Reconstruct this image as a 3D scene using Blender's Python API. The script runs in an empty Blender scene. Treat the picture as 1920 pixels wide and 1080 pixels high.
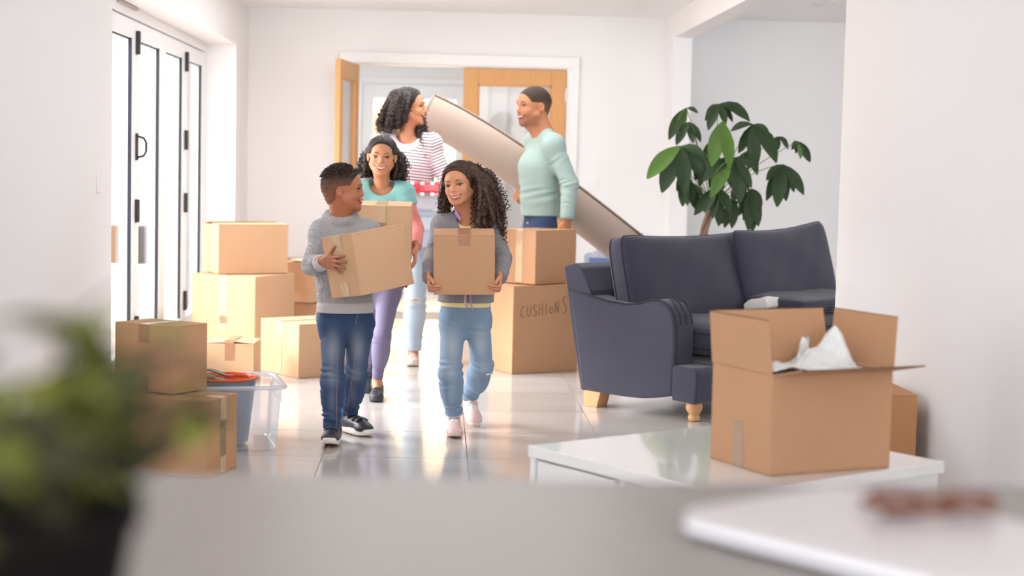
import bpy, math, random
import numpy as np
from mathutils import Vector, Matrix, Euler

# ---------------------------------------------------------------- camera model
S = bpy.context.scene
COL = S.collection
FPX = 3120.0; EYE = 1.25
def _n(v):
    v = np.array(v, float); return v/np.linalg.norm(v)
_yc = _n(((823-960)/FPX, -(300-540)/FPX, -1))
_up = _n((math.sin(.0195), math.cos(.0195), 0)); _up = _n(_up-np.dot(_up, _yc)*_yc)
_xc = np.cross(_yc, _up)
CM = np.array([_xc, _yc, _up])
def _ray(px, py): return CM @ np.array([(px-960)/FPX, -(py-540)/FPX, -1.0])
def PY(px, py, y):
    d = _ray(px, py); return np.array([0, 0, EYE])+d*(y/d[1])
cam_d = bpy.data.cameras.new('camera'); cam = bpy.data.objects.new('camera', cam_d); COL.objects.link(cam)
M4 = Matrix([list(CM[0])+[0], list(CM[1])+[0], list(CM[2])+[EYE], [0, 0, 0, 1]])
cam.matrix_world = M4
cam_d.sensor_width = 42.667; cam_d.lens = FPX/1920*42.667
cam_d.clip_start = .05; cam_d.clip_end = 200
cam_d.dof.use_dof = True; cam_d.dof.focus_distance = 7.35; cam_d.dof.aperture_fstop = 2.8
S.camera = cam

# ---------------------------------------------------------------- light
S.view_settings.view_transform = 'Standard'; S.view_settings.look = 'None'
S.view_settings.exposure = 0.58; S.view_settings.gamma = 1.0; S.view_settings.use_curve_mapping = False
W = bpy.data.worlds.new('world'); S.world = W; W.use_nodes = True
bg = W.node_tree.nodes['Background']; bg.inputs[0].default_value = (.94, .96, 1, 1); bg.inputs[1].default_value = 4.5
def light(name, kind, loc, rot, energy, color=(1, 1, 1), **kw):
    l = bpy.data.lights.new(name, kind); l.energy = energy; l.color = color
    for k, v in kw.items(): setattr(l, k, v)
    o = bpy.data.objects.new(name, l); COL.objects.link(o); o.location = loc; o.rotation_euler = rot
    return o
def aim(d):
    return Vector(d).to_track_quat('-Z', 'Y').to_euler()
light('sun', 'SUN', (-6, 6, 8), aim((1, -.10, -.5)), 9.5, (1, .995, .99), angle=math.radians(50))
light('side_room_fill', 'AREA', (5.35, 8.6, 1.4), aim((-1, 0, 0)), 24, (.97, .98, 1), shape='RECTANGLE', size=3.4, size_y=1.9)  # added fill to brighten the side room; its wall has no window
light('left_side_fill', 'AREA', (-1.42, 4.0, 1.35), aim((1, .12, 0)), 13, (.97, .98, 1), shape='RECTANGLE', size=2.2, size_y=1.6)  # added fill for left-facing sides; the left wall is solid here
light('near_overhead_fill', 'AREA', (.1, 6.3, 2.37), aim((0, 0, -1)), 8, (.97, .98, 1), shape='RECTANGLE', size=1.4, size_y=1.4)  # added overhead fill for the front figures; the ceiling has no opening
light('far_overhead_fill', 'AREA', (.1, 10.1, 2.37), aim((0, 0, -1)), 30, (.97, .98, 1), shape='RECTANGLE', size=1.8, size_y=2.4)  # added overhead fill for the far end, under an unbroken ceiling
light('rear_fill', 'AREA', (.1, -4.0, 1.7), aim((0.0, 1, -.02)), 92, (.97, .98, 1), shape='RECTANGLE', size=3.4, size_y=2.0)  # added frontal fill, unseen behind the camera
light('hall_fill', 'AREA', (0.0, 15.4, 2.34), aim((0, 0, -1)), 13, (1, .97, .94), shape='RECTANGLE', size=2.2, size_y=1.4)  # added fill to brighten the hall; no fitting hangs there

# ---------------------------------------------------------------- materials
MATS = {}
def mat(name, col, rough=.6, bump=None, spec=.5, metal=0, noise=None, coat=0, sheen=0, sss=0, alpha=None, trans=0):
    if name in MATS: return MATS[name]
    m = bpy.data.materials.new(name); m.use_nodes = True; nt = m.node_tree; N = nt.nodes; L = nt.links
    b = N['Principled BSDF']
    b.inputs['Base Color'].default_value = (*col, 1); b.inputs['Roughness'].default_value = rough
    b.inputs['Specular IOR Level'].default_value = spec; b.inputs['Metallic'].default_value = metal
    b.inputs['Coat Weight'].default_value = coat; b.inputs['Sheen Weight'].default_value = sheen
    if sss:
        b.inputs['Subsurface Weight'].default_value = sss; b.inputs['Subsurface Scale'].default_value = .01
        b.inputs['Subsurface Radius'].default_value = (1, .35, .2)
    if trans: b.inputs['Transmission Weight'].default_value = trans
    if alpha is not None: b.inputs['Alpha'].default_value = alpha
    tc = N.new('ShaderNodeTexCoord')
    if noise:   # (scale, amount, (sx,sy,sz))
        mp = N.new('ShaderNodeMapping'); mp.inputs['Scale'].default_value = noise[2] if len(noise) > 2 else (1, 1, 1)
        L.new(tc.outputs['Object'], mp.inputs[0])
        nz = N.new('ShaderNodeTexNoise'); nz.inputs['Scale'].default_value = noise[0]; nz.inputs['Detail'].default_value = 5
        L.new(mp.outputs[0], nz.inputs['Vector'])
        mx = N.new('ShaderNodeMix'); mx.data_type = 'RGBA'; mx.blend_type = 'MIX'
        a = noise[1]
        mx.inputs[6].default_value = (*[max(0, c*(1-a)) for c in col], 1); mx.inputs[7].default_value = (*[min(1, c*(1+a)) for c in col], 1)
        L.new(nz.outputs['Fac'], mx.inputs[0]); L.new(mx.outputs[2], b.inputs['Base Color'])
    if bump:    # (kind, scale, strength, (sx,sy,sz))
        mp2 = N.new('ShaderNodeMapping'); mp2.inputs['Scale'].default_value = bump[3] if len(bump) > 3 else (1, 1, 1)
        L.new(tc.outputs['Object'], mp2.inputs[0])
        if bump[0] == 'noise':
            t = N.new('ShaderNodeTexNoise'); t.inputs['Scale'].default_value = bump[1]; t.inputs['Detail'].default_value = 4; out = t.outputs['Fac']
        elif bump[0] == 'voronoi':
            t = N.new('ShaderNodeTexVoronoi'); t.inputs['Scale'].default_value = bump[1]; out = t.outputs['Distance']
        else:
            t = N.new('ShaderNodeTexWave'); t.inputs['Scale'].default_value = bump[1]; t.inputs['Distortion'].default_value = .6; out = t.outputs['Fac']
            t.bands_direction = 'DIAGONAL' if bump[0] == 'weave' else 'Z'
        L.new(mp2.outputs[0], t.inputs['Vector'])
        bp = N.new('ShaderNodeBump'); bp.inputs['Strength'].default_value = bump[2]; bp.inputs['Distance'].default_value = .004
        L.new(out, bp.inputs['Height']); L.new(bp.outputs[0], b.inputs['Normal'])
    MATS[name] = m
    return m
def glassy(name, tint=(1, 1, 1), gloss=.08, rough=.02, veil=0.0, veilcol=(.8, .82, .85)):
    if name in MATS: return MATS[name]
    m = bpy.data.materials.new(name); m.use_nodes = True; nt = m.node_tree; N = nt.nodes; L = nt.links
    N.remove(N['Principled BSDF']); o = N['Material Output']
    t = N.new('ShaderNodeBsdfTransparent'); t.inputs[0].default_value = (*tint, 1)
    g = N.new('ShaderNodeBsdfGlossy'); g.inputs['Roughness'].default_value = rough
    fr = N.new('ShaderNodeFresnel'); fr.inputs[0].default_value = 1.3
    ad = N.new('ShaderNodeMath'); ad.operation = 'MULTIPLY_ADD'; ad.inputs[1].default_value = .6; ad.inputs[2].default_value = gloss; L.new(fr.outputs[0], ad.inputs[0]); ad.use_clamp = True
    mx = N.new('ShaderNodeMixShader'); L.new(ad.outputs[0], mx.inputs[0]); L.new(t.outputs[0], mx.inputs[1]); L.new(g.outputs[0], mx.inputs[2])
    last = mx
    if veil:
        d = N.new('ShaderNodeBsdfDiffuse'); d.inputs[0].default_value = (*veilcol, 1)
        tl = N.new('ShaderNodeBsdfTranslucent'); tl.inputs[0].default_value = (*veilcol, 1)
        m2 = N.new('ShaderNodeMixShader'); L.new(d.outputs[0], m2.inputs[1]); L.new(tl.outputs[0], m2.inputs[2])
        m3 = N.new('ShaderNodeMixShader'); m3.inputs[0].default_value = veil
        L.new(mx.outputs[0], m3.inputs[1]); L.new(m2.outputs[0], m3.inputs[2]); last = m3
    L.new(last.outputs[0], o.inputs[0])
    MATS[name] = m; return m

def srgb(r, g, b):
    f = lambda c: (c/255/12.92) if c/255 <= .04045 else ((c/255+.055)/1.055)**2.4
    return (f(r), f(g), f(b))
m_wall = mat('wall_paint', srgb(247, 246, 246), .75, ('noise', 90, .06))
m_ceil = mat('ceiling_paint', srgb(252, 252, 253), .8, ('noise', 90, .04))
m_trim = mat('white_gloss_trim', srgb(246, 245, 244), .35)
m_frame = mat('white_aluminium_frame', srgb(244, 245, 247), .3)
m_gasket = mat('black_gasket', srgb(30, 34, 45), .5)
m_black = mat('black_metal', srgb(28, 27, 28), .35)
m_glass = glassy('window_glass', gloss=.0)
m_grout = mat('grout', srgb(214, 205, 195), .8)
m_tile = mat('grey_porcelain_tile', srgb(188, 183, 179), .13, noise=(1.6, .12, (.6, 2.4, 1)), spec=.55)
m_tile2 = mat('warm_porcelain_tile', srgb(192, 186, 182), .15, noise=(2.1, .11, (.5, 2.6, 1)), spec=.55)
m_card = mat('cardboard', srgb(208, 168, 132), .85, ('wave', 60, .03), .2, noise=(3.5, .07))
m_card2 = mat('brown_cardboard', srgb(197, 152, 116), .85, ('wave', 60, .03), .2, noise=(4, .07))
m_cardin = mat('cardboard_cut_edge', srgb(120, 88, 70), .9, ('noise', 300, .3), .1)
m_tape = mat('brown_parcel_tape', srgb(172, 126, 98), .22, ('noise', 55, .5, (1, 1, 1)), .5)
m_cleartape = mat('clear_parcel_tape', srgb(206, 174, 138), .12, ('noise', 70, .7, (1, 1, .25)), .7)
m_sofa = mat('charcoal_blue_linen', srgb(64, 64, 78), .95, ('weave', 420, .25), .15, noise=(5, .14), sheen=.25)
m_pipe = mat('sofa_piping', srgb(46, 45, 56), .95)
m_beech = mat('beech_wood', srgb(222, 168, 120), .4, noise=(9, .1, (1, 1, .15)))
m_oak = mat('oak_veneer', srgb(222, 164, 100), .45, ('noise', 60, .1, (1, 1, .06)), noise=(12, .12, (6, 6, .5)))
m_white = mat('white_gloss_lacquer', srgb(240, 238, 236), .08, coat=.4)
m_leaf = mat('palmate_leaf_green', srgb(36, 60, 20), .55, ('noise', 90, .25), noise=(14, .35))
m_leaf2 = mat('fresh_leaf_green', srgb(78, 116, 30), .5, ('noise', 90, .25), noise=(14, .25))
m_bark = mat('plaited_bark', srgb(150, 118, 96), .8, ('noise', 60, .5, (1, 1, .2)), noise=(20, .3))

# ---------------------------------------------------------------- mesh helpers
def props(o, label=None, cat=None, group=None, kind=None):
    if label: o['label'] = label
    if cat: o['category'] = cat
    if group: o['group'] = group
    if kind: o['kind'] = kind
    return o
def link(name, me, parent=None):
    o = bpy.data.objects.new(name, me); COL.objects.link(o)
    if parent is not None: o.parent = parent
    return o
class MB:
    def __init__(s): s.v = []; s.f = []
    def add(s, v, f):
        n = len(s.v); s.v += [tuple(p) for p in v]; s.f += [tuple(i+n for i in q) for q in f]; return s
    def box(s, lo, hi):
        x0, y0, z0 = lo; x1, y1, z1 = hi
        return s.add([(x0,y0,z0),(x1,y0,z0),(x1,y1,z0),(x0,y1,z0),(x0,y0,z1),(x1,y0,z1),(x1,y1,z1),(x0,y1,z1)],
              [(0,3,2,1),(4,5,6,7),(0,1,5,4),(1,2,6,5),(2,3,7,6),(3,0,4,7)])
    def hexa(s, q0, q1):  # two quads (lists of 4 points)
        return s.add(list(q0)+list(q1), [(3,2,1,0),(4,5,6,7),(0,1,5,4),(1,2,6,5),(2,3,7,6),(3,0,4,7)])
    def slab(s, p, t):    # polygon p (list of 3D points) thickened along its normal by t
        p = [np.array(a, float) for a in p]; n = _n(np.cross(p[1]-p[0], p[2]-p[0])); k = len(p)
        v = p+[a+n*t for a in p]
        return s.add(v, [tuple(range(k-1, -1, -1)), tuple(range(k, 2*k))]+[(i, (i+1) % k, (i+1) % k+k, i+k) for i in range(k)])
    def tube(s, pts, r, n=8, cap=True):
        pts = [np.array(p, float) for p in pts]; rs = r if hasattr(r, '__len__') else [r]*len(pts)
        b = len(s.v); prev = None
        for i, p in enumerate(pts):
            t = _n(pts[min(i+1, len(pts)-1)]-pts[max(i-1, 0)]+1e-9)
            if prev is None:
                a = np.cross(t, (0, 0, 1)) if abs(t[2]) < .9 else np.cross(t, (1, 0, 0))
            else: a = prev-np.dot(prev, t)*t
            a = _n(a); prev = a; c = np.cross(t, a)
            for k in range(n):
                g = 2*math.pi*k/n; s.v.append(tuple(p+rs[i]*(math.cos(g)*a+math.sin(g)*c)))
        for i in range(len(pts)-1):
            for k in range(n):
                k2 = (k+1) % n
                s.f.append((b+i*n+k, b+i*n+k2, b+(i+1)*n+k2, b+(i+1)*n+k))
        if cap:
            s.f.append(tuple(b+k for k in range(n-1, -1, -1))); e = b+(len(pts)-1)*n; s.f.append(tuple(e+k for k in range(n)))
        return s
    def lathe(s, prof, c=(0, 0, 0), n=24, cap=True):
        b = len(s.v)
        for r, z in prof:
            for k in range(n):
                g = 2*math.pi*k/n; s.v.append((c[0]+r*math.cos(g), c[1]+r*math.sin(g), c[2]+z))
        for i in range(len(prof)-1):
            for k in range(n):
                k2 = (k+1) % n; s.f.append((b+i*n+k, b+i*n+k2, b+(i+1)*n+k2, b+(i+1)*n+k))
        if cap:
            s.f.append(tuple(b+k for k in range(n-1, -1, -1))); e = b+(len(prof)-1)*n; s.f.append(tuple(e+k for k in range(n)))
        return s
    def build(s, name, m, parent=None, smooth=False, bevel=0, off=None, seg=2, ang=40):
        v = s.v
        if off is not None: v = [(a-off[0], b-off[1], c-off[2]) for a, b, c in v]
        me = bpy.data.meshes.new(name); me.from_pydata(v, [], s.f); me.materials.append(m)
        if smooth: me.shade_smooth()
        o = link(name, me, parent)
        if bevel:
            mod = o.modifiers.new('bevel', 'BEVEL'); mod.width = bevel; mod.segments = seg; mod.limit_method = 'ANGLE'; mod.angle_limit = math.radians(30)
        return o
def empty(name, loc, rz=0, label=None, cat=None, group=None, rot=None):
    o = bpy.data.objects.new(name, None); COL.objects.link(o); o.location = loc
    o.rotation_euler = rot if rot is not None else (0, 0, rz); o.empty_display_size = .05
    return props(o, label, cat, group)
def sbox(name, lo, hi, m, parent=None, bevel=0):
    o = MB().box(lo, hi).build(name, m, parent, bevel=bevel)
    if parent is None: o['kind'] = 'structure'
    return o

# ================================================================= SETTING
YB = 13.0; XL = -1.48; XR = 1.75; CH = 2.39
# floor: slab plus single porcelain tiles
fl = sbox('floor', (-6, -2, -.12), (6.5, 19, -.006), m_grout)
tp, tq = .608, .675
tm = {}
rng = random.Random(4)
for mi, mm in ((0, m_tile), (1, m_tile2)):
    me = bpy.data.meshes.new('tile'); b = MB().box((.0015, .002, -.012), (tp-.0035, tq-.0035, 0)); me.from_pydata(b.v, [], b.f); me.materials.append(mm); tm[mi] = me
nt_ = 0
for i in range(-2, 6):
    for j in range(-5, 12):
        x = .145+i*tp; y = 6.93+j*tq
        if y > 13.0 or x > 5: continue
        o = link('tile', tm[rng.randrange(2)], fl); o.location = (x, y, 0)
        nt_ += 1
# remaining far floors (hall and near the camera) joined, too far off to tell apart
b = MB()
for i in range(-3, 8):
    for j in list(range(-11, -5))+list(range(10, 15)):
        x = .145+i*tp; y = 6.93+j*tq
        b.box((x, y, -.012), (x+tp-.003, y+tq-.003, 0))
for j in range(-5, 10):
    b.box((.145-3*tp, 6.93+j*tq, -.012), (.145-2*tp-.003, 6.93+(j+1)*tq-.003, 0))
    b.box((.145+6*tp, 6.93+j*tq, -.012), (.145+7*tp-.003, 6.93+(j+1)*tq-.003, 0))
o = b.build('tile_field', m_tile, fl); o['kind'] = 'stuff'
sbox('ceiling', (-1.9, -2, CH), (5.6, 18.4, CH+.15), m_ceil)
# left wall with the deep bifold opening Y 7.63..12.22
sbox('wall_left', (XL-.3, -2, 0), (XL, 7.63, CH), m_wall)
sbox('wall_left_far', (XL-.3, 12.22, 0), (XL, YB+.12, CH), m_wall)
sbox('wall_left_lintel', (XL-.3, 7.63, 2.05), (XL, 12.22, CH), m_wall)
# back wall round the double doorway x -.665..1.0, z 1.97
sbox('wall_back', (XL-.3, YB, 0), (-.695, YB+.12, CH), m_wall)
sbox('wall_back_right', (1.01, YB, 0), (5.6, YB+.12, CH), m_wall)
sbox('wall_back_lintel', (-.695, YB, 2.0), (1.01, YB+.12, CH), m_wall)
# right: beam on a stub wall, opening to the side room, near wall
sbox('wall_right_far', (XR, 12.57, 0), (XR+.14, YB, CH), m_wall)
sbox('wall_right_beam', (XR, 7.21, 2.21), (XR+.14, 12.57, CH), m_wall)
sbox('wall_right', (XR, -2, 0), (XR+.14, 7.21, CH), m_wall)
sbox('wall_side_room', (5.45, -2, 0), (5.6, YB, CH), m_wall)
def skirt(n, lo, hi): sbox(n, lo, hi, m_trim, bevel=.004)
skirt('baseboard_back', (XL, YB-.016, 0), (-.78, YB, .12))
skirt('baseboard_back_right', (1.075, YB-.016, 0), (XR, YB, .12))
skirt('baseboard_side_room', (XR+.14, YB-.016, 0), (5.45, YB, .12))
skirt('baseboard_left', (XL, -1, 0), (XL+.016, 7.63, .12))
skirt('baseboard_left_far', (XL, 12.22, 0), (XL+.016, YB-.016, .12))
skirt('baseboard_right', (XR-.016, -1, 0), (XR, 7.21, .12))
# door casing
b = MB().box((-.785, YB-.02, 0), (-.695, YB, 2.065)).box((1.0, YB-.02, 0), (1.075, YB, 2.065)).box((-.785, YB-.022, 1.985), (1.075, YB, 2.068))
b.box((-.697, YB, 0), (-.667, YB+.13, 2.0)).box((.985, YB, 0), (1.012, YB+.13, 2.0)).box((-.667, YB, 1.975), (.985, YB+.13, 2.002))
o = b.build('trim_1', m_trim, bevel=.003); o['kind'] = 'structure'

# oak glazed double doors
def oak_door(name, hinge, w, h, sgn, ang, n):
    r = empty(name, hinge, 0); r.rotation_euler = (0, 0, ang); r['kind'] = 'structure'
    t = .04; st = .115
    X = lambda a, b: (min(a*sgn, b*sgn), max(a*sgn, b*sgn))
    def bb(mb, a, b, z0, z1, y0=0, y1=t):
        x0, x1 = X(a, b); mb.box((x0, y0, z0), (x1, y1, z1))
    for nm, a, c, z0, z1 in (('stile', 0, st, 0, h), ('stile', w-st, w, 0, h), ('rail', st, w-st, h-.125, h), ('rail', st, w-st, 0, .24)):
        q = MB(); bb(q, a, c, z0, z1); q.build(nm, m_oak, r, bevel=.004)
    q = MB(); bb(q, st, w-st, .24, h-.125, .017, .023); q.build('pane', m_glass, r)
    q = MB()
    for a, c, z0, z1 in ((st, st+.012, .24, h-.125), (w-st-.012, w-st, .24, h-.125), (st, w-st, h-.137, h-.125), (st, w-st, .24, .252)): bb(q, a, c, z0, z1, .006, .034)
    q.build('glazing_bead', m_oak, r)
    for z in (.25, 1.0, 1.72):
        q = MB(); q.tube([(0, -.006, z), (0, -.006, z+.1)], .008, 8); q.build('hinge', mat('steel', (.6, .6, .6), .25, metal=1), r)
    q = MB(); hx = (w-.055)*sgn
    q.tube([(hx, -.001, 1.0), (hx, -.045, 1.0)], .009, 10); q.tube([(hx, -.045, 1.0), (hx-.11*sgn, -.045, 1.0)], .008, 10); q.lathe([(.024, 0), (.024, .008)], (0, 0, 0), 16)
    q.build('door_handle', mat('steel', (.6, .6, .6), .25, metal=1), r, smooth=True)
    return r
oak_door('door_1', (.98, YB+.03, .006), .80, 1.963, -1, 0, 1)
oak_door('door_2', (-.667, YB-.0, .006), .80, 1.963, 1, -math.radians(97), 2)

# ---- hall behind the doors
sbox('wall_hall_left', (-2.2, YB+.12, 0), (-2.08, 17.2, CH), m_wall)
sbox('wall_hall_right', (2.9, YB+.12, 0), (3.02, 17.2, CH), m_wall)
sbox('wall_hall_back', (-2.2, 17.0, 0), (-.86, 17.2, CH), m_wall)
sbox('wall_hall_back_right', (.35, 17.0, 0), (3.0, 17.2, CH), m_wall)
sbox('wall_hall_lintel', (-.86, 17.0, 2.08), (.35, 17.2, CH), m_wall)
# half partition with vertical panelling seen through the closed leaf
pt = sbox('wall_hall_panelling', (.35, 15.2, 0), (2.9, 15.28, CH), m_wall)
b = MB()
for i in range(7): b.box((.42+i*.17, 15.185, .1), (.445+i*.17, 15.2, 2.2))
b.build('panel_batten', m_trim, pt)
# front door : white frame with glass
fd = empty('door_3', (-.86, 17.0, 0)); fd['kind'] = 'structure'
for nm, lo, hi in (('door_frame', (0, 0, 0), (.07, .1, 2.08)), ('door_frame', (1.14, 0, 0), (1.21, .1, 2.08)), ('door_frame', (.07, 0, 2.01), (1.14, .1, 2.08)), ('stile', (.07, .02, 0), (.19, .08, 2.01)), ('stile', (1.02, .02, 0), (1.14, .08, 2.01)), ('rail', (.19, .02, 1.86), (1.02, .08, 2.01)), ('rail', (.19, .02, 0), (1.02, .08, .25)), ('mullion', (.58, .02, .25), (.63, .08, 1.86))):
    MB().box(lo, hi).build(nm, m_frame, fd, bevel=.005)
for a, c in ((.19, .58), (.63, 1.02)): MB().box((a, .045, .25), (c, .052, 1.86)).build('pane', m_glass, fd)

# ---- white bifold doors in the left opening
XF = -1.703
bf = empty('window_1', (XF, 7.63, 0)); bf['kind'] = 'structure'
ys = [7.66-7.63, 8.57-7.63, 9.47-7.63, 10.38-7.63, 11.28-7.63, 12.185-7.63]
MB().box((-.09, 0, 1.99), (.012, 4.59, 2.05)).box((-.09, 0, 0), (.0, 4.59, .035)).box((-.09, 0, 0), (.004, .03, 2.0)).box((-.09, 4.56, 0), (.004, 4.59, 2.0)).build('outer_frame', m_frame, bf, bevel=.004)
for k in range(5):
    a, c = ys[k]+.003, ys[k+1]-.003
    z0, z1 = .04, 1.985
    q = MB()
    q.box((-.075, a, z0), (0, a+.095, z1)).box((-.075, c-.095, z0), (0, c, z1)).box((-.075, a+.095, z1-.1), (0, c-.095, z1)).box((-.075, a+.095, z0), (0, c-.095, z0+.11))
    q.build('sash', m_frame, bf, bevel=.005)
    MB().box((-.034, a+.095, z0+.11), (-.026, c-.095, z1-.1)).build('pane', m_glass, bf)
    q = MB(); q.box((-.026, c-.105, z0+.11), (-.008, c-.093, z1-.1)).box((-.026, a+.095, z1-.108), (-.02, c-.095, z1-.1))
    q.build('gasket', m_gasket, bf)
def hinge_at(y, z, h=.13): MB().box((0, y-.022, z), (.022, y+.022, z+h)).build('hinge', m_black, bf, bevel=.003)
for z in (1.80, .86, .2): hinge_at(ys[2], z); hinge_at(ys[4], z)
hinge_at(ys[4], 1.28)
q = MB().box((0, ys[2]-.018, 1.21), (.012, ys[2]+.018, 1.36))
q.tube([(.01, ys[2]+.0, 1.225), (.04, ys[2]+.02, 1.235), (.052, ys[2]+.03, 1.26), (.052, ys[2]+.03, 1.31), (.04, ys[2]+.02, 1.335), (.01, ys[2]+.0, 1.345)], .0075, 8)
q.build('door_handle', m_black, bf)
# vents on the lintel soffit
MB().box((.0, 1.2, 2.035), (.03, 1.75, 2.045)).build('trickle_vent', mat('vent_grey', srgb(190, 180, 172), .6), bf)
# switch and sockets
def plate(name, lo, hi, rock, label, cat):
    r = empty(name, lo, 0, label, cat)
    MB().box((0, 0, 0), tuple(np.array(hi)-lo)).build('face_plate', m_trim, r, bevel=.002)
    for a, c in rock: MB().box(a, c).build('rocker', m_trim, r, bevel=.001)
plate('light_switch', (XL, 7.30, 1.075), (XL+.009, 7.385, 1.16), [((.008, .03, .025), (.014, .05, .06))], 'white single light switch plate on the left wall beside the bifold doors', 'light switch')
plate('wall_socket', (1.10, YB-.009, 1.04), (1.246, YB, 1.125), [((.03, -.004, .05), (.045, .001, .07)), ((.1, -.004, .05), (.115, .001, .07))], 'faint white double plate on the back wall right of the oak doors', 'wall plate')
def downlight(x, y, lab):
    r = empty('ceiling_downlight', (x, y, CH), 0, lab, 'ceiling light', 'ceiling downlights')
    MB().lathe([(.045, -.001), (.048, -.006), (.035, -.006), (.03, .0)], n=24, cap=False).build('bezel', m_trim, r, smooth=True)
    MB().lathe([(.034, -.002), (.03, -.0035)], n=20).build('lamp_lens', mat('lamp_lens', (.55, .53, .5), .3), r)
p = PY(1561, 5, 1); d = p-np.array([0, 0, EYE]); t = (CH-EYE)/d[2]
downlight(*(d*t)[:2], 'small round downlight in the side room ceiling, nearer the white wall')
d2 = PY(1546, 6.5, 1)-np.array([0, 0, EYE]); t2 = (CH-EYE)/d2[2]
downlight((d2*t2)[0]-.02, (d2*t2)[1]+.1, 'small round downlight in the side room ceiling, farther from the white wall')

# ---- outside: paved patio, neighbouring brick wall and fence, boundary behind the front door
m_brick = mat('pale_brick', srgb(196, 158, 142), .9, noise=(5, .15)); m_mortar = mat('mortar', srgb(205, 195, 186), .9)
o = sbox('ground_patio', (-30, -10, -.2), (-1.79, 30, -.03), mat('patio_paving', srgb(212, 211, 210), .8, noise=(1.2, .08)))
o = sbox('ground_front', (-20, 17.25, -.2), (20, 40, -.03), mat('drive_paving', srgb(205, 190, 170), .8, noise=(1.2, .1)))
hw = empty('neighbour_house', (-7.2, 12, 0), 0, 'pale brick house wall seen through the bifold doors', 'building')
MB().box((-.3, -3, 0), (0, 16, 3.1)).build('wall', m_mortar, hw)
b = MB()
for r in range(40):
    for c in range(46):
        y = -1.5+c*.235+(r % 2)*.117
        b.box((0, y, r*.078), (.012, y+.222, r*.078+.066))
o = b.build('brick_courses', m_brick, hw); o['kind'] = 'stuff'
MB().box((.0, 11, 0), (.02, 15.5, 2.2)).build('white_door_panel', m_trim, hw)
fn = empty('garden_fence', (-5.2, 7, 0), 0, 'low cream timber fence outside the bifold doors', 'fence')
for k in range(4): MB().box((0, 0, .15+k*.2), (.02, 14, .32+k*.2)).build('board', mat('cream_timber', srgb(225, 205, 175), .7), fn)
for k in range(6): MB().box((.02, k*2.7, 0), (.1, k*2.7+.09, 1.05)).build('post', mat('cream_timber', srgb(225, 205, 175), .7), fn)
sw = empty('street_house', (-4, 24, 0), 0, 'sunny cream and orange house front beyond the front door glass', 'building')
MB().box((0, 0, 0), (10, .3, 4)).build('wall', mat('cream_render', srgb(240, 214, 170), .8), sw)
MB().box((2.6, -.03, 0), (3.5, 0, 2.0)).build('window', mat('orange_timber', srgb(230, 180, 120), .6), sw)
# ================================================================= BOXES
def carton(yaw, w, d, h, C, label, m=None, tape='clear', seam='w', name='cardboard_box', group=None, rot=None, lift=0.0, tapes=('l', 'r'), drop=.09, fulltape=False, gap=.002, open_=False, parts=None, bt=True):
    """near bottom corner C, right edge along +x (w), left edge along +y (d)"""
    m = m or m_card
    r = empty(name, tuple(C), yaw, label, 'cardboard box', group or 'closed cardboard moving boxes', rot)
    t = .004
    b = MB()
    b.box((0, 0, .001), (w, d, .001+t))
    b.box((0, 0, t), (w, t, h-.006)).box((0, d-t, t), (w, d, h-.006)).box((0, t, t), (t, d-t, h-.006)).box((w-t, t, t), (w, d-t, h-.006))
    b.build('box_body', m, r, bevel=.002)
    if open_: return r
    # inner (minor) flaps, then the two outer flaps that meet along the seam
    z = h-.006
    if seam == 'w':   # seam runs along x
        MB().box((.002, .004, z-t), (w*.42, d-.004, z)).build('inner_flap', m, r)
        MB().box((w*.58, .004, z-t), (w-.002, d-.004, z)).build('inner_flap', m, r)
        for s in (0, 1):
            y0, y1 = (0, d/2-gap/2) if s == 0 else (d, d/2+gap/2)
            l = lift*(1 if s else .5)
            q = [(0, y0, z), (w, y0, z), (w, y1, z+l), (0, y1, z+l)]
            if s: q = q[::-1]
            MB().slab(q, t).build('outer_flap', m, r, bevel=.0012)
    else:
        MB().box((.004, .002, z-t), (w-.004, d*.42, z)).build('inner_flap', m, r)
        MB().box((.004, d*.58, z-t), (w-.004, d-.002, z)).build('inner_flap', m, r)
        for s in (0, 1):
            x0, x1 = (0, w/2-gap/2) if s == 0 else (w, w/2+gap/2)
            l = lift*(1 if s else .5)
            q = [(x0, 0, z), (x1, 0, z+l), (x1, d, z+l), (x0, d, z)]
            if s: q = q[::-1]
            MB().slab(q, t).build('outer_flap', m, r, bevel=.0012)
    if tape:
        mt = m_cleartape if tape == 'clear' else m_tape
        tw = .026; e = .0012; zt = h-.002+lift+e
        def strip(path, side):
            # ribbon along path (list of (u,z)), wide across the seam
            v = []; f = []
            for i, (u, zz) in enumerate(path):
                jag = (.002*((i*7) % 3-1))
                for s in (-1, 1):
                    if seam == 'w': v.append((u, d/2+s*(tw+jag*.3), zz))
                    else: v.append((w/2+s*(tw+jag*.3), u, zz))
            for i in range(len(path)-1):
                f.append((2*i, 2*i+1, 2*i+3, 2*i+2))
            q = MB(); q.add(v, f)
            return q
        L_ = w if seam == 'w' else d
        dz = (h*.97 if fulltape else drop)
        path = [(-e, h-dz), (-e, h-dz*.66), (-e, h-dz*.33), (-e, h-.004)]+[(L_*k/6+(.003 if k == 0 else -.003 if k == 6 else 0), zt) for k in range(7)]+[(L_+e, h-.004), (L_+e, h-dz*.5), (L_+e, h-dz)]
        q = strip(path, 0)
        o = q.build('tape', mt, r)
        md = o.modifiers.new('thick', 'SOLIDIFY'); md.thickness = .0006; md.offset = 0
        if bt and not fulltape:   # short return of the bottom tape
            q = strip([(-e, .004), (-e, drop*.45), (-e, drop*.9)], 0)
            o = q.build('tape', mt, r)
            md = o.modifiers.new('thick', 'SOLIDIFY'); md.thickness = .0006; md.offset = 0
    return r
D2R = math.radians
hB = .521
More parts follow.
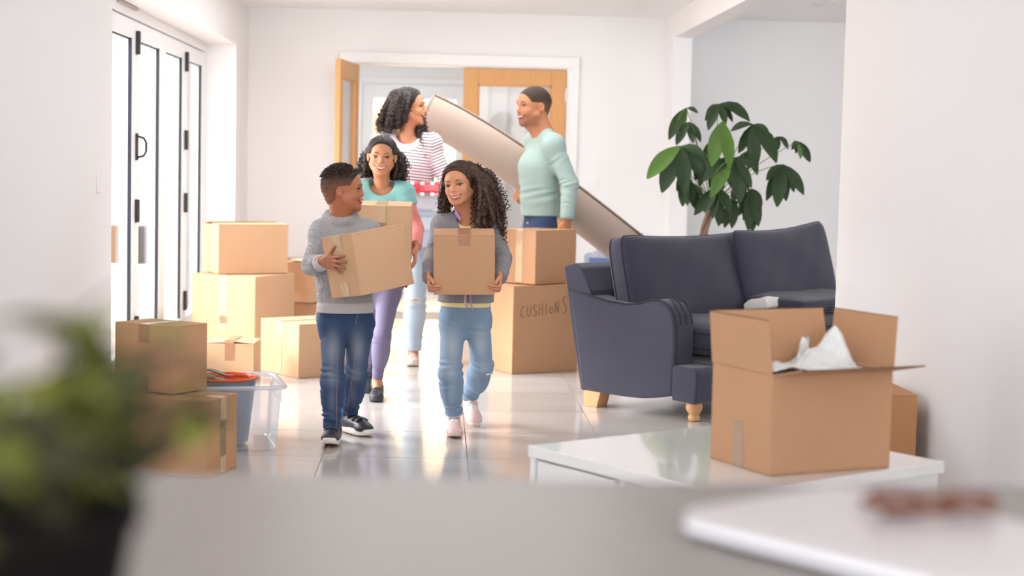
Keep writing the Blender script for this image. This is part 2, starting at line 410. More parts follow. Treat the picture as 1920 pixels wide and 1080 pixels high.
carton(D2R(62.6), .439, .465, hB, (-1.095, 10.105, 0), 'large cardboard box on the floor by the bifold doors, carrying a wide box on top', tape='clear', seam='w', drop=.3)
carton(D2R(26.4), .453, .298, .308, (-1.336, 10.231, hB+.001), 'wide cardboard box on top of the tall stack by the bifold doors, flaps slightly raised', tape=None, seam='w', lift=.012, gap=.03)
carton(D2R(36.6), .406, .42, .31, (-.768, 9.374, 0), 'cardboard box with long clear tape, on the floor left of the boy', tape='clear', seam='w', fulltape=True)
carton(D2R(-3), .268, .25, .225, (-1.262, 9.15, 0), 'small cardboard box with a brown tape tongue, behind the clear tub', tape='brown', seam='d', lift=.012, gap=.01, drop=.1, bt=False)
carton(D2R(8), .50, .36, .32, (-1.0, 10.62, 0), 'cardboard box at the very back behind the boy, bottom of a stack of two', m=m_card2, tape=None)
carton(D2R(60), .30, .42, .262, tuple(PY(582, 565, 10.60)[:2])+(.322,), 'pale cardboard box with a dark open flap on the back stack behind the boy', tape=None, lift=.02, gap=.05)
hH = .304
carton(D2R(72), .262, .487, hH, (-.868, 6.40, 0), 'large cardboard box at the lower left with wrinkled clear tape, under the smaller box', m=m_card2, tape='clear', seam='d', drop=.235)
carton(D2R(57.9), .205, .303, .27, (-1.027, 6.543, hH+.002), 'smaller cardboard box with brown tape stacked on the lower left box', m=m_card2, tape='brown', seam='w', drop=.075)
cus = carton(D2R(27), .452, .278, .524, (.453, 9.728, 0), 'tall cardboard box with CUSHIONS handwritten on its side', m=m_card2, tape=None, seam='w')
carton(D2R(46), .375, .26, .325, (.582, 9.80, .526), 'cardboard box with wide clear tape on top of the CUSHIONS box', m=m_card2, tape='clear', seam='w', fulltape=True)
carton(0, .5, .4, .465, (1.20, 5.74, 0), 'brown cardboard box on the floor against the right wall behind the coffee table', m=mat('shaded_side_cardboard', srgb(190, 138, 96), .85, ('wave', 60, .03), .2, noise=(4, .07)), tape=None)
carton(D2R(20), .34, .3, .42, (.98, 11.35, 0), 'cardboard box at the back between the CUSHIONS stack and the sofa, plastic bag on top', tape=None)

# handwriting strokes CUSHIONS (local x,z on the near long face) in a 0..1 letter box
L = {
 'C': [[(.9, .85), (.5, 1.0), (.1, .7), (.0, .35), (.2, .03), (.6, .0), (.95, .15)]],
 'U': [[(0, .95), (.03, .35), (.25, .02), (.6, .05), (.85, .4), (.9, .95)]],
 'S': [[(.9, .9), (.5, 1.0), (.15, .8), (.3, .55), (.75, .42), (.85, .15), (.5, -.02), (.05, .1)]],
 'H': [[(.1, 1.0), (.05, 0)], [(.85, 1.05), (.8, 0)], [(.05, .5), (.85, .55)]],
 'I': [[(.5, 1.0), (.5, 0)]],
 'O': [[(.5, .9), (.15, .6), (.2, .15), (.6, .08), (.9, .4), (.8, .8), (.5, .9)]],
 'N': [[(.05, 0), (.1, .95)], [(.1, .95), (.8, .05)], [(.8, .05), (.9, 1.05)]],
 's': [[(1.1, 1.3), (.6, 1.4), (.35, 1.1), (.7, .7), (1.1, .3), (.9, -.05), (.3, -.1)]],
}
b = MB(); x = .052
for k, ch in enumerate('CUSHIONs'):
    wd = {'I': .016, 's': .036}.get(ch, .029); hh = {'O': .045}.get(ch, .068)
    for st in L[ch]:
        pts = []
        for i in range(len(st)-1):
            for tt in (0, .5): pts.append((x+wd*(st[i][0]*(1-tt)+st[i+1][0]*tt), -.0006, .335+k*.0035+hh*(st[i][1]*(1-tt)+st[i+1][1]*tt)))
        pts.append((x+wd*st[-1][0], -.0006, .335+k*.0035+hh*st[-1][1]))
        b.tube(pts, .0016, 5)
    x += wd+.012
b.build('handwriting', mat('marker_ink', srgb(92, 62, 50), .7), cus)

# ---- open box on the coffee table
TZ = .40
ob = empty('open_cardboard_box', (.928, 4.502, TZ+.001), D2R(23.6), 'open cardboard box with raised flaps and bubble wrap inside, on the white coffee table', 'cardboard box')
w, d, h, t = .414, .301, .282, .005
MB().box((0, 0, 0), (w, d, t)).box((0, 0, t), (w, t, h)).box((0, d-t, t), (w, d, h)).box((0, t, t), (t, d-t, h)).box((w-t, t, t), (w, d-t, h)).build('box_body', m_card2, ob, bevel=.0015)
def flap(hinge0, hinge1, outdir, ang, ln, skew=0):
    a, c = np.array(hinge0, float), np.array(hinge1, float); o3 = np.array([outdir[0], outdir[1], 0.])
    e = (o3*math.cos(ang)+np.array([0, 0, 1.])*math.sin(ang))*ln; al = _n(c-a)*skew
    q = MB().slab([a, c, c+e-al, a+e+al], t*.8); f = q.build('flap', m_card2, ob, bevel=.001)
    # dark cut edge along the rim
    n = _n(np.cross(c-a, e))*t*.4
    MB().tube([a+e+al+n, c+e-al+n], .0022, 6).build('cut_edge', m_cardin, f)
    return f
fl_ = .152
flap((0, d, h), (0, 0, h), (-1, 0), D2R(84), .15, .004)
flap((w, 0, h), (w, d, h), (1, 0), D2R(86), .15, .004)
flap((w, d, h), (0, d, h), (0, 1), D2R(82), .15, .012)
flap((0, 0, h), (w, 0, h), (0, -1), D2R(12), .135, -.002)
q = MB().add([(-.0012, d*.42, 0), (-.0012, d*.62, 0), (-.0012, d*.60, .07), (-.0012, d*.61, .135), (-.0012, d*.54, .128), (-.0012, d*.46, .138), (-.0012, d*.43, .07)], [tuple(range(6, -1, -1))])
q.build('tape', mat('grey_clear_tape', srgb(178, 150, 124), .15, ('noise', 60, .6, (1, 1, .3)), .6), ob)
MB().box((.06, 0, -.0008), (.062, .0012, .0)).build('bottom_seam', m_cardin, ob)

# bubble wrap: crumpled translucent sheet with bubbles
m_bub = mat('bubble_wrap', srgb(240, 237, 234), .25, ('voronoi', 130, .8), .6, noise=(30, .1), sss=.3)
def crumple(name, parent, fn, nu, nv, m):
    v = []; f = []
    for i in range(nu+1):
        for j in range(nv+1): v.append(fn(i/nu, j/nv))
    for i in range(nu):
        for j in range(nv): a = i*(nv+1)+j; f.append((a, a+nv+1, a+nv+2, a+1))
    o = MB().add(v, f).build(name, m, parent, smooth=True)
    md = o.modifiers.new('thick', 'SOLIDIFY'); md.thickness = .004
    return o
def bw(u, v):
    x = .012+u*(w-.024); y = .012+v*(d-.024)
    z = .276+.022*math.sin(u*4.2+.6)*math.cos(v*3)+.010*math.sin(u*11+v*5)+.006*math.sin(v*13-u*8)+.0035*math.sin(u*44+3*math.sin(v*9))*math.sin(v*40)
    z += .125*math.exp(-((u-.78)**2)/.010-((v-.45)**2)/.05)+.045*math.exp(-((u-.60)**2)/.02-((v-.5)**2)/.06)+.03*math.exp(-((u-.10)**2)/.01-((v-.6)**2)/.05)
    return (x, y, z)
bwr = crumple('bubble_wrap', None, bw, 64, 40, m_bub); bwr.location = ob.location; bwr.rotation_euler = ob.rotation_euler
props(bwr, 'crumpled bubble wrap sticking out of the open box on the coffee table', 'bubble wrap')
def spike(u0, v0, dx, dy, hz, wd):
    q = []
    for i in range(9):
        t_ = i/8; c = np.array([u0*w+dx*t_, v0*d+dy*t_, (.275+hz*t_)])
        for j in range(5):
            s_ = (j-2)/2*wd*(math.sin(math.pi*(.15+.85*(1-t_)))**.7)
            q.append((c[0]+s_*.9, c[1]+s_*.3+.008*math.sin(j*2+i), c[2]+.006*math.sin(i*1.7+j*2.3)))
    f = [(i*5+j, i*5+j+1, (i+1)*5+j+1, (i+1)*5+j) for i in range(8) for j in range(4)]
    o = MB().add(q, f).build('wrap_corner', m_bub, bwr, smooth=True); o.modifiers.new('thick', 'SOLIDIFY').thickness = .002
spike(.50, .55, .025, .0, .085, .030); spike(.10, .75, -.006, -.01, .055, .014); spike(.13, .72, .02, .0, .045, .01)

# ================================================================= COFFEE TABLE
tb_a = D2R(35)
ct = empty('coffee_table', (.284, 4.951, 0), tb_a-math.pi/2, 'glossy white coffee table with drawers, carrying the open box', 'coffee table')
# local: x along the left-front edge (L->F), y along L->B
w2, d2, th = .84, .90, .035
MB().box((0, 0, TZ-th), (w2, d2, TZ)).build('table_top', m_white, ct, bevel=.003)
MB().box((.012, .0, TZ-.155), (.035, d2-.012, TZ-th)).box((w2-.035, .012, TZ-.155), (w2-.012, d2-.012, TZ-th)).box((.035, d2-.035, TZ-.155), (w2-.035, d2-.012, TZ-th)).box((.395, .02, TZ-.155), (.42, d2-.02, TZ-th)).build('apron', m_white, ct, bevel=.002)
MB().box((-.004, -.004, TZ-.185), (.43, d2, TZ-.155)).build('drawer_shelf', m_white, ct, bevel=.002)
MB().box((.04, .006, TZ-.150), (.388, .024, TZ-th-.006)).build('drawer_front', m_white, ct, bevel=.002)
MB().box((.46, .006, TZ-.150), (.8, .024, TZ-th-.006)).build('drawer_front', m_white, ct, bevel=.002)
for a, c in ((0.0, 0.0), (w2-.05, 0), (0, d2-.05), (w2-.05, d2-.05)):
    MB().box((a, c, 0), (a+.05, c+.05, TZ-.155)).build('leg', m_white, ct, bevel=.003)

# ================================================================= KITCHEN COUNTER + ITEMS (near, out of focus)
m_stone = mat('grey_stone_worktop', srgb(120, 112, 106), .34, spec=.42, noise=(7, .06))
ic = empty('kitchen_island', (-1.1, .55, 0), 0, 'out of focus grey worktop island across the bottom foreground', 'kitchen island')
MB().box((0, 0, .87), (2.5, 1.27, .90)).build('worktop', m_stone, ic, bevel=.004)
MB().box((.04, .04, .1), (2.46, 1.22, .87)).build('cabinet', m_trim, ic, bevel=.003)
MB().box((.08, .1, 0), (2.42, 1.16, .1)).build('plinth', m_trim, ic)
for k in range(4): MB().box((.05+k*.604, 1.22, .12), (.645+k*.604, 1.238, .86)).build('door_front', m_trim, ic, bevel=.002)
# laptop
lp = empty('laptop', (.225, 1.555, .901), D2R(-52), 'closed silver laptop with rounded corner, out of focus at the lower right', 'laptop')
def rrect(x0, y0, x1, y1, r, n=8):
    pts = []
    for cx, cy, a0 in ((x1-r, y0+r, -90), (x1-r, y1-r, 0), (x0+r, y1-r, 90), (x0+r, y0+r, 180)):
        for k in range(n+1):
            a = math.radians(a0+90*k/n); pts.append((cx+r*math.cos(a), cy+r*math.sin(a)))
    return pts
m_alu = mat('silver_aluminium', srgb(196, 190, 188), .3, metal=.3)
MB().slab([(x, y, .0) for x, y in rrect(.008, .008, .352, .242, .03)], .004).build('shadow_slab', mat('painted_under_shadow', srgb(40, 40, 52), .6), lp)  # dark slab stands in for the shadow under the laptop
MB().slab([(x, y, .005) for x, y in rrect(0, 0, .36, .25, .035)], .0085).build('base', mat('painted_rim_highlight', srgb(238, 238, 242), .25), lp, bevel=.0025)  # bright rim highlight put into this whiter base colour
MB().slab([(x, y, .0145) for x, y in rrect(0, 0, .36, .25, .035)], .006).build('lid', m_alu, lp, bevel=.0025)
# sunglasses
sg = empty('sunglasses', (.478, 1.525, .9345), 0, rot=(D2R(-84), 0, D2R(4)), label= 'blurred brown framed sunglasses with a bright glint, lying on the silver laptop', cat='sunglasses')
m_tort = mat('brown_acetate', srgb(92, 46, 24), .2, noise=(40, .3))
for s in (-1, 1):
    MB().tube([(s*.036+.027*math.cos(a), 0, .022+.019*math.sin(a)) for a in [k*math.pi/10 for k in range(21)]], .0042, 6, False).build('lens_rim', m_tort, sg, smooth=True)
    MB().add([(s*.036, 0, .022)]+[(s*.036+.025*math.cos(k*math.pi/10), 0, .022+.017*math.sin(k*math.pi/10)) for k in range(20)], [(0, k+1, (k+1) % 20+1) for k in range(20)]).build('lens', mat('smoked_lens', srgb(70, 52, 42), .03, coat=1), sg)
    MB().tube([(s*.066, 0, .03), (s*.066, .006, .028), (s*.02, .008+s*.002, .024), (-s*.05, .009+s*.002, .016)], .0035, 6).build('temple', m_tort, sg, smooth=True)
MB().tube([(-.01, 0, .028), (0, -.002, .031), (.01, 0, .028)], .003, 6).build('bridge', m_tort, sg, smooth=True)

# near potted herb
hp = empty('potted_herb', (-.252, .98, .90), 0, 'blurred dark green potted plant at the lower left foreground', 'plant')
MB().lathe([(.052, 0), (.055, .004), (.075, .125), (.08, .13), (.08, .148), (.072, .148), (.07, .13), (.05, .01)], n=28).build('pot', mat('dark_glazed_pot', srgb(6, 4, 3), .9, spec=.1), hp, smooth=True)
MB().lathe([(.0, .125), (.07, .128)], n=20, cap=False).build('soil', mat('soil', srgb(45, 33, 24), .95), hp)
rg = random.Random(11)
m_herb = mat('dark_herb_green', srgb(38, 36, 3), .9, noise=(20, .4)); m_herb2 = mat('light_herb_green', srgb(84, 88, 14), .85, noise=(20, .3))
def leafmesh(L_, wd, fold=.25, droop=.3, n=6):
    v = []; f = []
    for i in range(n+1):
        t_ = i/n; ww = wd*math.sin(math.pi*min(1, t_**.85*.97+.015))**.8
        z = -droop*L_*t_*t_
        v += [(-ww, L_*t_, z+fold*ww), (0, L_*t_, z), (ww, L_*t_, z+fold*ww)]
    for i in range(n):
        a = 3*i; f += [(a, a+1, a+4, a+3), (a+1, a+2, a+5, a+4)]
    return v, f
def leaf_me(name, L_, wd, m, **k):
    v, f = leafmesh(L_, wd, **k); me = bpy.data.meshes.new(name); me.from_pydata(v, [], f); me.materials.append(m); me.shade_smooth(); return me
hl = [leaf_me('leaf', .036, .0105, m_herb), leaf_me('leaf', .042, .0125, m_herb2), leaf_me('leaf', .032, .010, m_herb)]
for k in range(34):
    a = rg.uniform(0, 2*math.pi); r0 = rg.uniform(.0, .05); h_ = rg.uniform(.03, .085) if k > 5 else rg.uniform(.09, .125)
    if k <= 5: a = rg.uniform(-.3, .5); r0 = .03
    lean = (rg.uniform(.02, .085) if k < 26 else .09) if k > 5 else rg.uniform(.0, .03); a = a if k < 26 else rg.uniform(-.9, .7); h_ = h_ if k < 26 else rg.uniform(.06, .12)
    p0 = np.array([r0*math.cos(a), r0*math.sin(a), .128]); p1 = p0+[lean*math.cos(a), lean*math.sin(a), h_]
    st = MB().tube([p0, (p0+p1)/2+[0, 0, .008], p1], [.0016, .0013, .0008], 5).build('stem', m_herb, hp)
    for q_ in range(9 if k < 26 else 5):
        t_ = .25+.75*q_/(8 if k < 26 else 4); c = p0+(p1-p0)*t_
        o = link('leaf', hl[rg.choice([0, 0, 2, 1]) if k > 5 else 1], st); o.location = c
        o.rotation_euler = (rg.uniform(-.2, .9), rg.uniform(-.4, .4), rg.uniform(0, 2*math.pi)); s_ = rg.uniform(.8, 1.25); o.scale = (s_, s_, s_)

# ================================================================= CLEAR TUB + BUCKET + TOOLS
m_plast = glassy('clear_plastic', (.93, .95, .98), .08, .08, .2, (.84, .87, .93))
m_plrim = glassy('clear_plastic_rim', (.9, .92, .96), .12, .12, .5, (.9, .91, .95))
tub = empty('storage_tub', (-.862, 7.22, 0), D2R(12), 'clear plastic storage tub holding a bucket, beside the lower left boxes', 'storage tub')
def rr_ring(hx, hy, r, z, n=6): return [(x, y, z) for x, y in rrect(-hx, -hy, hx, hy, r, n)]
def loft(rings, capb=True, capt=False):
    q = MB(); n = len(rings[0]); v = [p for r_ in rings for p in r_]; f = []
    for i in range(len(rings)-1):
        for k in range(n): f.append((i*n+k, i*n+(k+1) % n, (i+1)*n+(k+1) % n, (i+1)*n+k))
    if capb: f.append(tuple(range(n-1, -1, -1)))
    if capt: f.append(tuple((len(rings)-1)*n+k for k in range(n)))
    return q.add(v, f)
loft([rr_ring(.155, .20, .035, .003), rr_ring(.16, .205, .04, .008), rr_ring(.172, .222, .045, .205), rr_ring(.176, .226, .045, .207), rr_ring(.178, .228, .045, .268)]).build('tub_wall', m_plast, tub, smooth=False)
loft([rr_ring(.178, .228, .045, .262), rr_ring(.196, .246, .06, .266), rr_ring(.2, .25, .06, .274), rr_ring(.196, .246, .06, .281), rr_ring(.178, .228, .05, .281), rr_ring(.174, .224, .045, .27)], False).build('tub_rim', m_plrim, tub, smooth=True)
tub_c = np.array([-.862, 7.22]);
bk = empty('bucket', (-.905, 7.20, .012), 0, 'grey blue bucket with orange inside standing in the clear tub', 'bucket')
m_bo = mat('grey_blue_plastic', srgb(120, 134, 158), .35); m_bi = mat('orange_plastic', srgb(238, 96, 30), .3)
MB().lathe([(.0, 0), (.095, 0), (.1, .004), (.132, .272)], n=40, cap=False).build('bucket_outside', m_bo, bk, smooth=True)
MB().lathe([(.0, .006), (.092, .008), (.128, .272), (.131, .2735), (.138, .276), (.14, .282), (.136, .286), (.127, .284), (.124, .272)], n=40, cap=False).build('bucket_inside', m_bi, bk, smooth=True)
MB().box((.10, -.02, .274), (.142, .02, .288)).build('spout', m_bi, bk, bevel=.006)
tw_ = empty('putty_knife', (-.985, 7.10, .305), D2R(-6), 'scraper with a grey handle resting on the orange bucket rim', 'hand tool')
MB().tube([(-.09, 0, .006), (-.05, 0, .008), (0, 0, .004), (.05, 0, -.002)], [.012, .015, .013, .008], 10).build('handle', mat('grey_rubber', srgb(150, 145, 136), .5), tw_, smooth=True)
MB().slab([(.045, -.008, -.003), (.11, -.03, -.014), (.115, .03, -.014), (.045, .008, -.003)], .002).build('blade', mat('dull_steel', (.45, .43, .4), .3, metal=1), tw_)
tw2 = empty('paint_scraper', (-.955, 7.17, .305), D2R(-24), 'metal framed tool lying behind the grey handled scraper on the bucket', 'hand tool')
MB().tube([(-.07, .02, .014), (-.03, .02, .018), (.02, .015, .008), (.08, .0, -.002)], [.006, .007, .007, .006], 8).build('handle', mat('dull_steel', (.45, .43, .4), .3, metal=1), tw2, smooth=True)
MB().tube([(-.07, .02, .014), (-.075, .04, .014), (-.03, .05, .014), (.04, .03, .004)], .005, 8).build('frame', mat('grey_rubber', srgb(150, 145, 136), .5), tw2, smooth=True)
MB().box((.06, -.012, -.008), (.10, .012, .006)).build('red_tip', mat('red_plastic', srgb(220, 40, 60), .35), tw2, bevel=.003)

# plastic bag with magazines on the back box
pb = empty('plastic_bag', (1.14, 11.45, .421), 0, 'translucent bluish plastic bag with printed things, on the box behind the sofa', 'bag')
crumple('bag_film', pb, lambda u, v: (-.13+.26*u+.01*math.sin(v*9), .1*math.sin(u*3.1)*(.3+.7*v), .002+.25*v*(1-.25*abs(2*u-1))+.008*math.sin(u*17)), 20, 12, glassy('bag_film', (.85, .88, .95), .1, .1, .45, (.72, .76, .88)))
for k, c in enumerate(((110, 130, 180), (220, 190, 90), (190, 180, 210))):
    MB().box((-.09+k*.012, .0+k*.02, .0), (.10-k*.01, .012+k*.02, .18-k*.03)).build('magazine', mat('print_%d' % k, srgb(*c), .5), pb)

# ================================================================= SOFA
sa = D2R(-47.9); SO = np.array([.775, 8.50, 0])
sf = empty('sofa', tuple(SO), sa, 'charcoal blue fabric two seat sofa with rolled arms and turned wooden front legs', 'sofa')
# local x = forward (a), local y = along the width (w)
SW = 1.98
def prism(prof, y0, y1, m, name, parent, bevel=.012, smooth=False, taper=None):
    k = len(prof); v = [(x, y0, z) for x, z in prof]+[(x, y1, z) for x, z in prof]
    f = [tuple(range(k)), tuple(range(2*k-1, k-1, -1))]+[(i+k, (i+1) % k+k, (i+1) % k, i) for i in range(k)]
    return MB().add(v, f).build(name, m, parent, bevel=bevel, seg=3)
def armprof():
    top = [(-.135, .60), (0, .578), (.15, .556), (.27, .550), (.36, .562), (.43, .582), (.49, .585), (.54, .565), (.575, .52), (.592, .45), (.595, .36), (.59, .26), (.588, .12)]
    bot = [(.48, .098), (.38, .083), (.28, .078), (.15, .078), (.03, .078), (-.03, .08), (-.035, .10), (-.07, .3)]
    return top+bot
for s, y0, y1 in ((0, .0, .15), (1, SW-.15, SW)):
    o = prism(armprof(), y0, y1, m_sofa, 'armrest', sf, bevel=.022)
    yy = y0+.004 if s == 0 else y1-.004
    MB().tube([(x, yy, z) for x, z in armprof()[:13]], .0045, 6).build('piping', m_pipe, o, smooth=True)
    yy = y1-.004 if s == 0 else y0+.004
    for dy in (.03, .075, .118):  # gathered pleats on the scroll front
        MB().tube([(.5, y0+.075+(dy-.075)*.3, .592), (.55, y0+dy, .575), (.592, y0+dy*1.0, .52), (.603, y0+dy, .47)], .0035, 5).build('pleat', m_pipe, o, smooth=True)
prism([(-.035, .08), (.0, .08), (.05, .30), (.02, .60), (-.05, .715), (-.10, .735), (-.165, .72), (-.178, .705), (-.15, .6), (-.12, .44)], .004, SW-.004, m_sofa, 'back_frame', sf, bevel=.02)
prism([(-.03, .082), (.735, .095), (.74, .255), (.72, .272), (.5, .285), (0, .285)], .15, SW-.15, m_sofa, 'seat_base', sf, bevel=.015)
for y0, y1 in ((-.005, .155), (SW-.155, SW+.005)):
    prism([(.582, .10), (.735, .095), (.742, .25), (.722, .272), (.60, .275), (.582, .262)], y0, y1, m_sofa, 'front_rail', sf, bevel=.014)
def cushion(name, cx, cy, cz, lx, ly, lz, rot, parent, m=m_sofa, puff=1.0, pipe=True, seed=0, sag=.0, nn=26, zprof=None):
    """superellipsoid cushion, thickness along local x, width y, height z"""
    rr = random.Random(seed); ph = [rr.uniform(0, 6.28) for _ in range(8)]
    nu, nv = nn*2, nn; v = []; f = []
    R = Euler(rot).to_matrix()
    def pt(side, u, w_):   # u,w_ in -1..1 on the face; side -1/1
        edge = max(abs(u), abs(w_))
        e2 = (1-abs(u)**4.5)*(1-abs(w_)**4.5)
        th_ = lx/2*(.40+.60*puff*max(0, e2)**.45)
        uu = u*(1-.02*(1-w_*w_)*0); y = ly/2*u*(1-.015*(w_**2)); z = lz/2*w_*(1+.0*u)
        z += -sag*(1-u*u)*(1 if w_ > 0 else 0)*w_
        # corner rounding
        k = (abs(u)*abs(w_))**8*.05
        y *= 1-k; z *= 1-k
        x = side*th_+.004*math.sin(5*u+ph[0]+3*w_)*(1-edge**4)+.0022*math.sin(13*u+ph[1]-5*w_+ph[2])*(1-edge**4)
        return Vector((x, y, z))
    n = nn; idx = {}
    for side in (-1, 1):
        for i in range(n+1):
            for j in range(n+1):
                u = math.sin((i/n-.5)*math.pi*.96)/math.sin(.5*math.pi*.96); w_ = math.sin((j/n-.5)*math.pi*.96)/math.sin(.5*math.pi*.96)
                idx[side, i, j] = len(v); v.append(tuple(R @ pt(side, u, w_)+Vector((cx, cy, cz))))
    for side in (-1, 1):
        for i in range(n):
            for j in range(n):
                q = (idx[side, i, j], idx[side, i+1, j], idx[side, i+1, j+1], idx[side, i, j+1]); f.append(q if side > 0 else q[::-1])
    ring = [(i, 0) for i in range(n)]+[(n, j) for j in range(n)]+[(i, n) for i in range(n, 0, -1)]+[(0, j) for j in range(n, 0, -1)]
    for a in range(len(ring)):
        c = ring[a]; e = ring[(a+1) % len(ring)]; f.append((idx[-1, *c], idx[-1, *e], idx[1, *e], idx[1, *c]))
    o = MB().add(v, f).build(name, m, parent, smooth=True)
    if pipe:
        for side in (-1, 1):
            pts = [v[idx[side, *c]] for c in ring]+[v[idx[side, *ring[0]]]]
            MB().tube(pts, .0042, 6, False).build('piping', m_pipe, o, smooth=True)
    return o
rec = D2R(-14)
cushion('back_cushion', .155, .585, .655, .20, 1.02, .47, (0, rec, 0), sf, seed=1, sag=.02)
cushion('seat_cushion', .41, .575, .385, .19, .83, .70, (0, D2R(90), 0), sf, seed=3, puff=.95)
cushion('seat_cushion', .41, 1.405, .385, .19, .83, .70, (0, D2R(90), 0), sf, seed=4, puff=.95)
# second back cushion sits turned and upright; loose cover folded on the seat
cushion('back_cushion', .21, 1.36, .70, .20, .90, .46, (D2R(3), rec, D2R(2)), sf, seed=2, sag=.03)
fd_ = cushion('folded_sofa_cover', 0, 0, 0, .10, .80, .52, (0, D2R(90), 0), None, seed=7, pipe=False, puff=.9)
fd_.location = tuple(SO+np.array([math.cos(sa)*.42-math.sin(sa)*1.33, math.sin(sa)*.42+math.cos(sa)*1.33, .525])); fd_.rotation_euler = (0, 0, sa)
props(fd_, 'dark folded fabric cover lying on the far seat of the sofa', 'fabric cover')
for k in range(3):
    MB().tube([(.262, -.36+.03*k, -.01-.012*k), (.272, -.1, -.006-.014*k), (.268, .2, -.014-.01*k), (.25, .38, -.01-.012*k)], .004, 6).build('fold', m_sofa, fd_, smooth=True)
lin = cushion('white_pillow', 0, 0, 0, .07, .13, .16, (0, D2R(75), 0), None, m=mat('white_cotton', srgb(228, 222, 218), .9), seed=9, pipe=False)
lin.location = tuple(SO+np.array([math.cos(sa)*.44-math.sin(sa)*.90, math.sin(sa)*.44+math.cos(sa)*.90, .52])); lin.rotation_euler = (0, 0, sa)
props(lin, 'white lining patch of fabric between the sofa back cushions', 'fabric')
for y in (.05, SW-.05):
    prism([(-.018, .0), (.075, .0), (.10, .085), (-.018, .085)], y-.04, y+.04, m_beech, 'back_leg', sf, bevel=.003)
    MB().lathe([(.018, 0), (.026, .004), (.029, .02), (.024, .034), (.028, .038), (.038, .055), (.042, .072), (.038, .092), (.034, .098)], (.668, y+(.02 if y < 1 else -.02), 0), 28).build('turned_leg', m_beech, sf, smooth=True)

# ================================================================= MONEY TREE BEHIND THE SOFA
pl_o = np.array([1.66, 10.35, 0])
pl = empty('potted_money_tree', tuple(pl_o), 0, 'tall potted plant with large palmate green leaves behind the sofa', 'plant')
MB().lathe([(.12, 0), (.125, .01), (.16, .27), (.168, .275), (.168, .3), (.152, .3), (.148, .26)], n=32).build('pot', mat('white_ceramic', srgb(235, 232, 228), .3), pl, smooth=True)
MB().lathe([(0, .265), (.15, .268)], n=24, cap=False).build('soil', mat('soil', srgb(45, 33, 24), .95), pl)
top = PY(1333, 385, 10.35)-pl_o; mid = PY(1311, 448, 10.35)-pl_o
for k in range(3):
    pts = []
    for i in range(17):
        t_ = i/16
        base = np.array([0, 0, .26])*(1-t_)**2+2*t_*(1-t_)*np.array([mid[0]-.03, 0, .62])+t_*t_*top
        a = t_*9+k*2.094; pts.append(base+[.016*math.cos(a), .016*math.sin(a), 0])
    MB().tube(pts, .013, 8).build('trunk', m_bark, pl, smooth=True)
clusters = [
 ((1277,274),[(1213,335),(1241,361),(1283,364),(1319,336),(1322,300)],-.12),
 ((1348,195.5),[(1322,226),(1328,244),(1361,233),(1406,227),(1374,229)],.0),
 ((1356,227.5),[(1334,312),(1368,316)],-.2),
 ((1412,233.6),[(1370,246),(1385,287),(1416,318),(1456,305),(1443,252)],-.1),
 ((1377,296),[(1317,340),(1332,370),(1387,380),(1409,352),(1418,316)],-.18),
 ((1287,203),[(1271,252),(1309,212),(1254,262)],.1),
 ((1291,229),[(1314,266),(1300,268),(1268,272),(1280,255)],.05),
 ((1460,256),[(1447,272),(1478,280),(1458,282)],.1),
 ((1496.7,265.6),[(1484,280),(1501,298),(1519,304),(1492,288)],.05),
 ((1467.5,308.6),[(1437,338),(1437,376),(1457,388),(1474,377),(1489,360),(1507,365)],-.05),
 ((1410.6,354.4),[(1394,413),(1385,404),(1403,432),(1422,424),(1428,390),(1411,434)],.0),
 ((1344,352),[(1302,403),(1336,410),(1369,400),(1348,424),(1320,398)],-.1),
 ((1380,376),[(1358,427),(1372,428),(1386,384),(1352,420)],.02),
 ((1285,325),[(1269,358),(1280,387),(1299,386),(1292,372)],.0),
 ((1332,265),[(1320,316),(1347,306),(1340,320)],.12),
 ((1318,285),[(1304,338),(1326,332),(1340,318),(1312,350)],.06),
 ((1402,283),[(1404,318),(1420,328),(1390,316),(1380,330)],.08),
 ((1350,300),[(1330,352),(1352,362),(1370,350),(1338,372)],.15),
 ((1300,345),[(1288,385),(1306,395),(1318,372)],.12),
 ((1385,330),[(1372,384),(1396,380),(1405,360)],.12),
]
rl = random.Random(3)
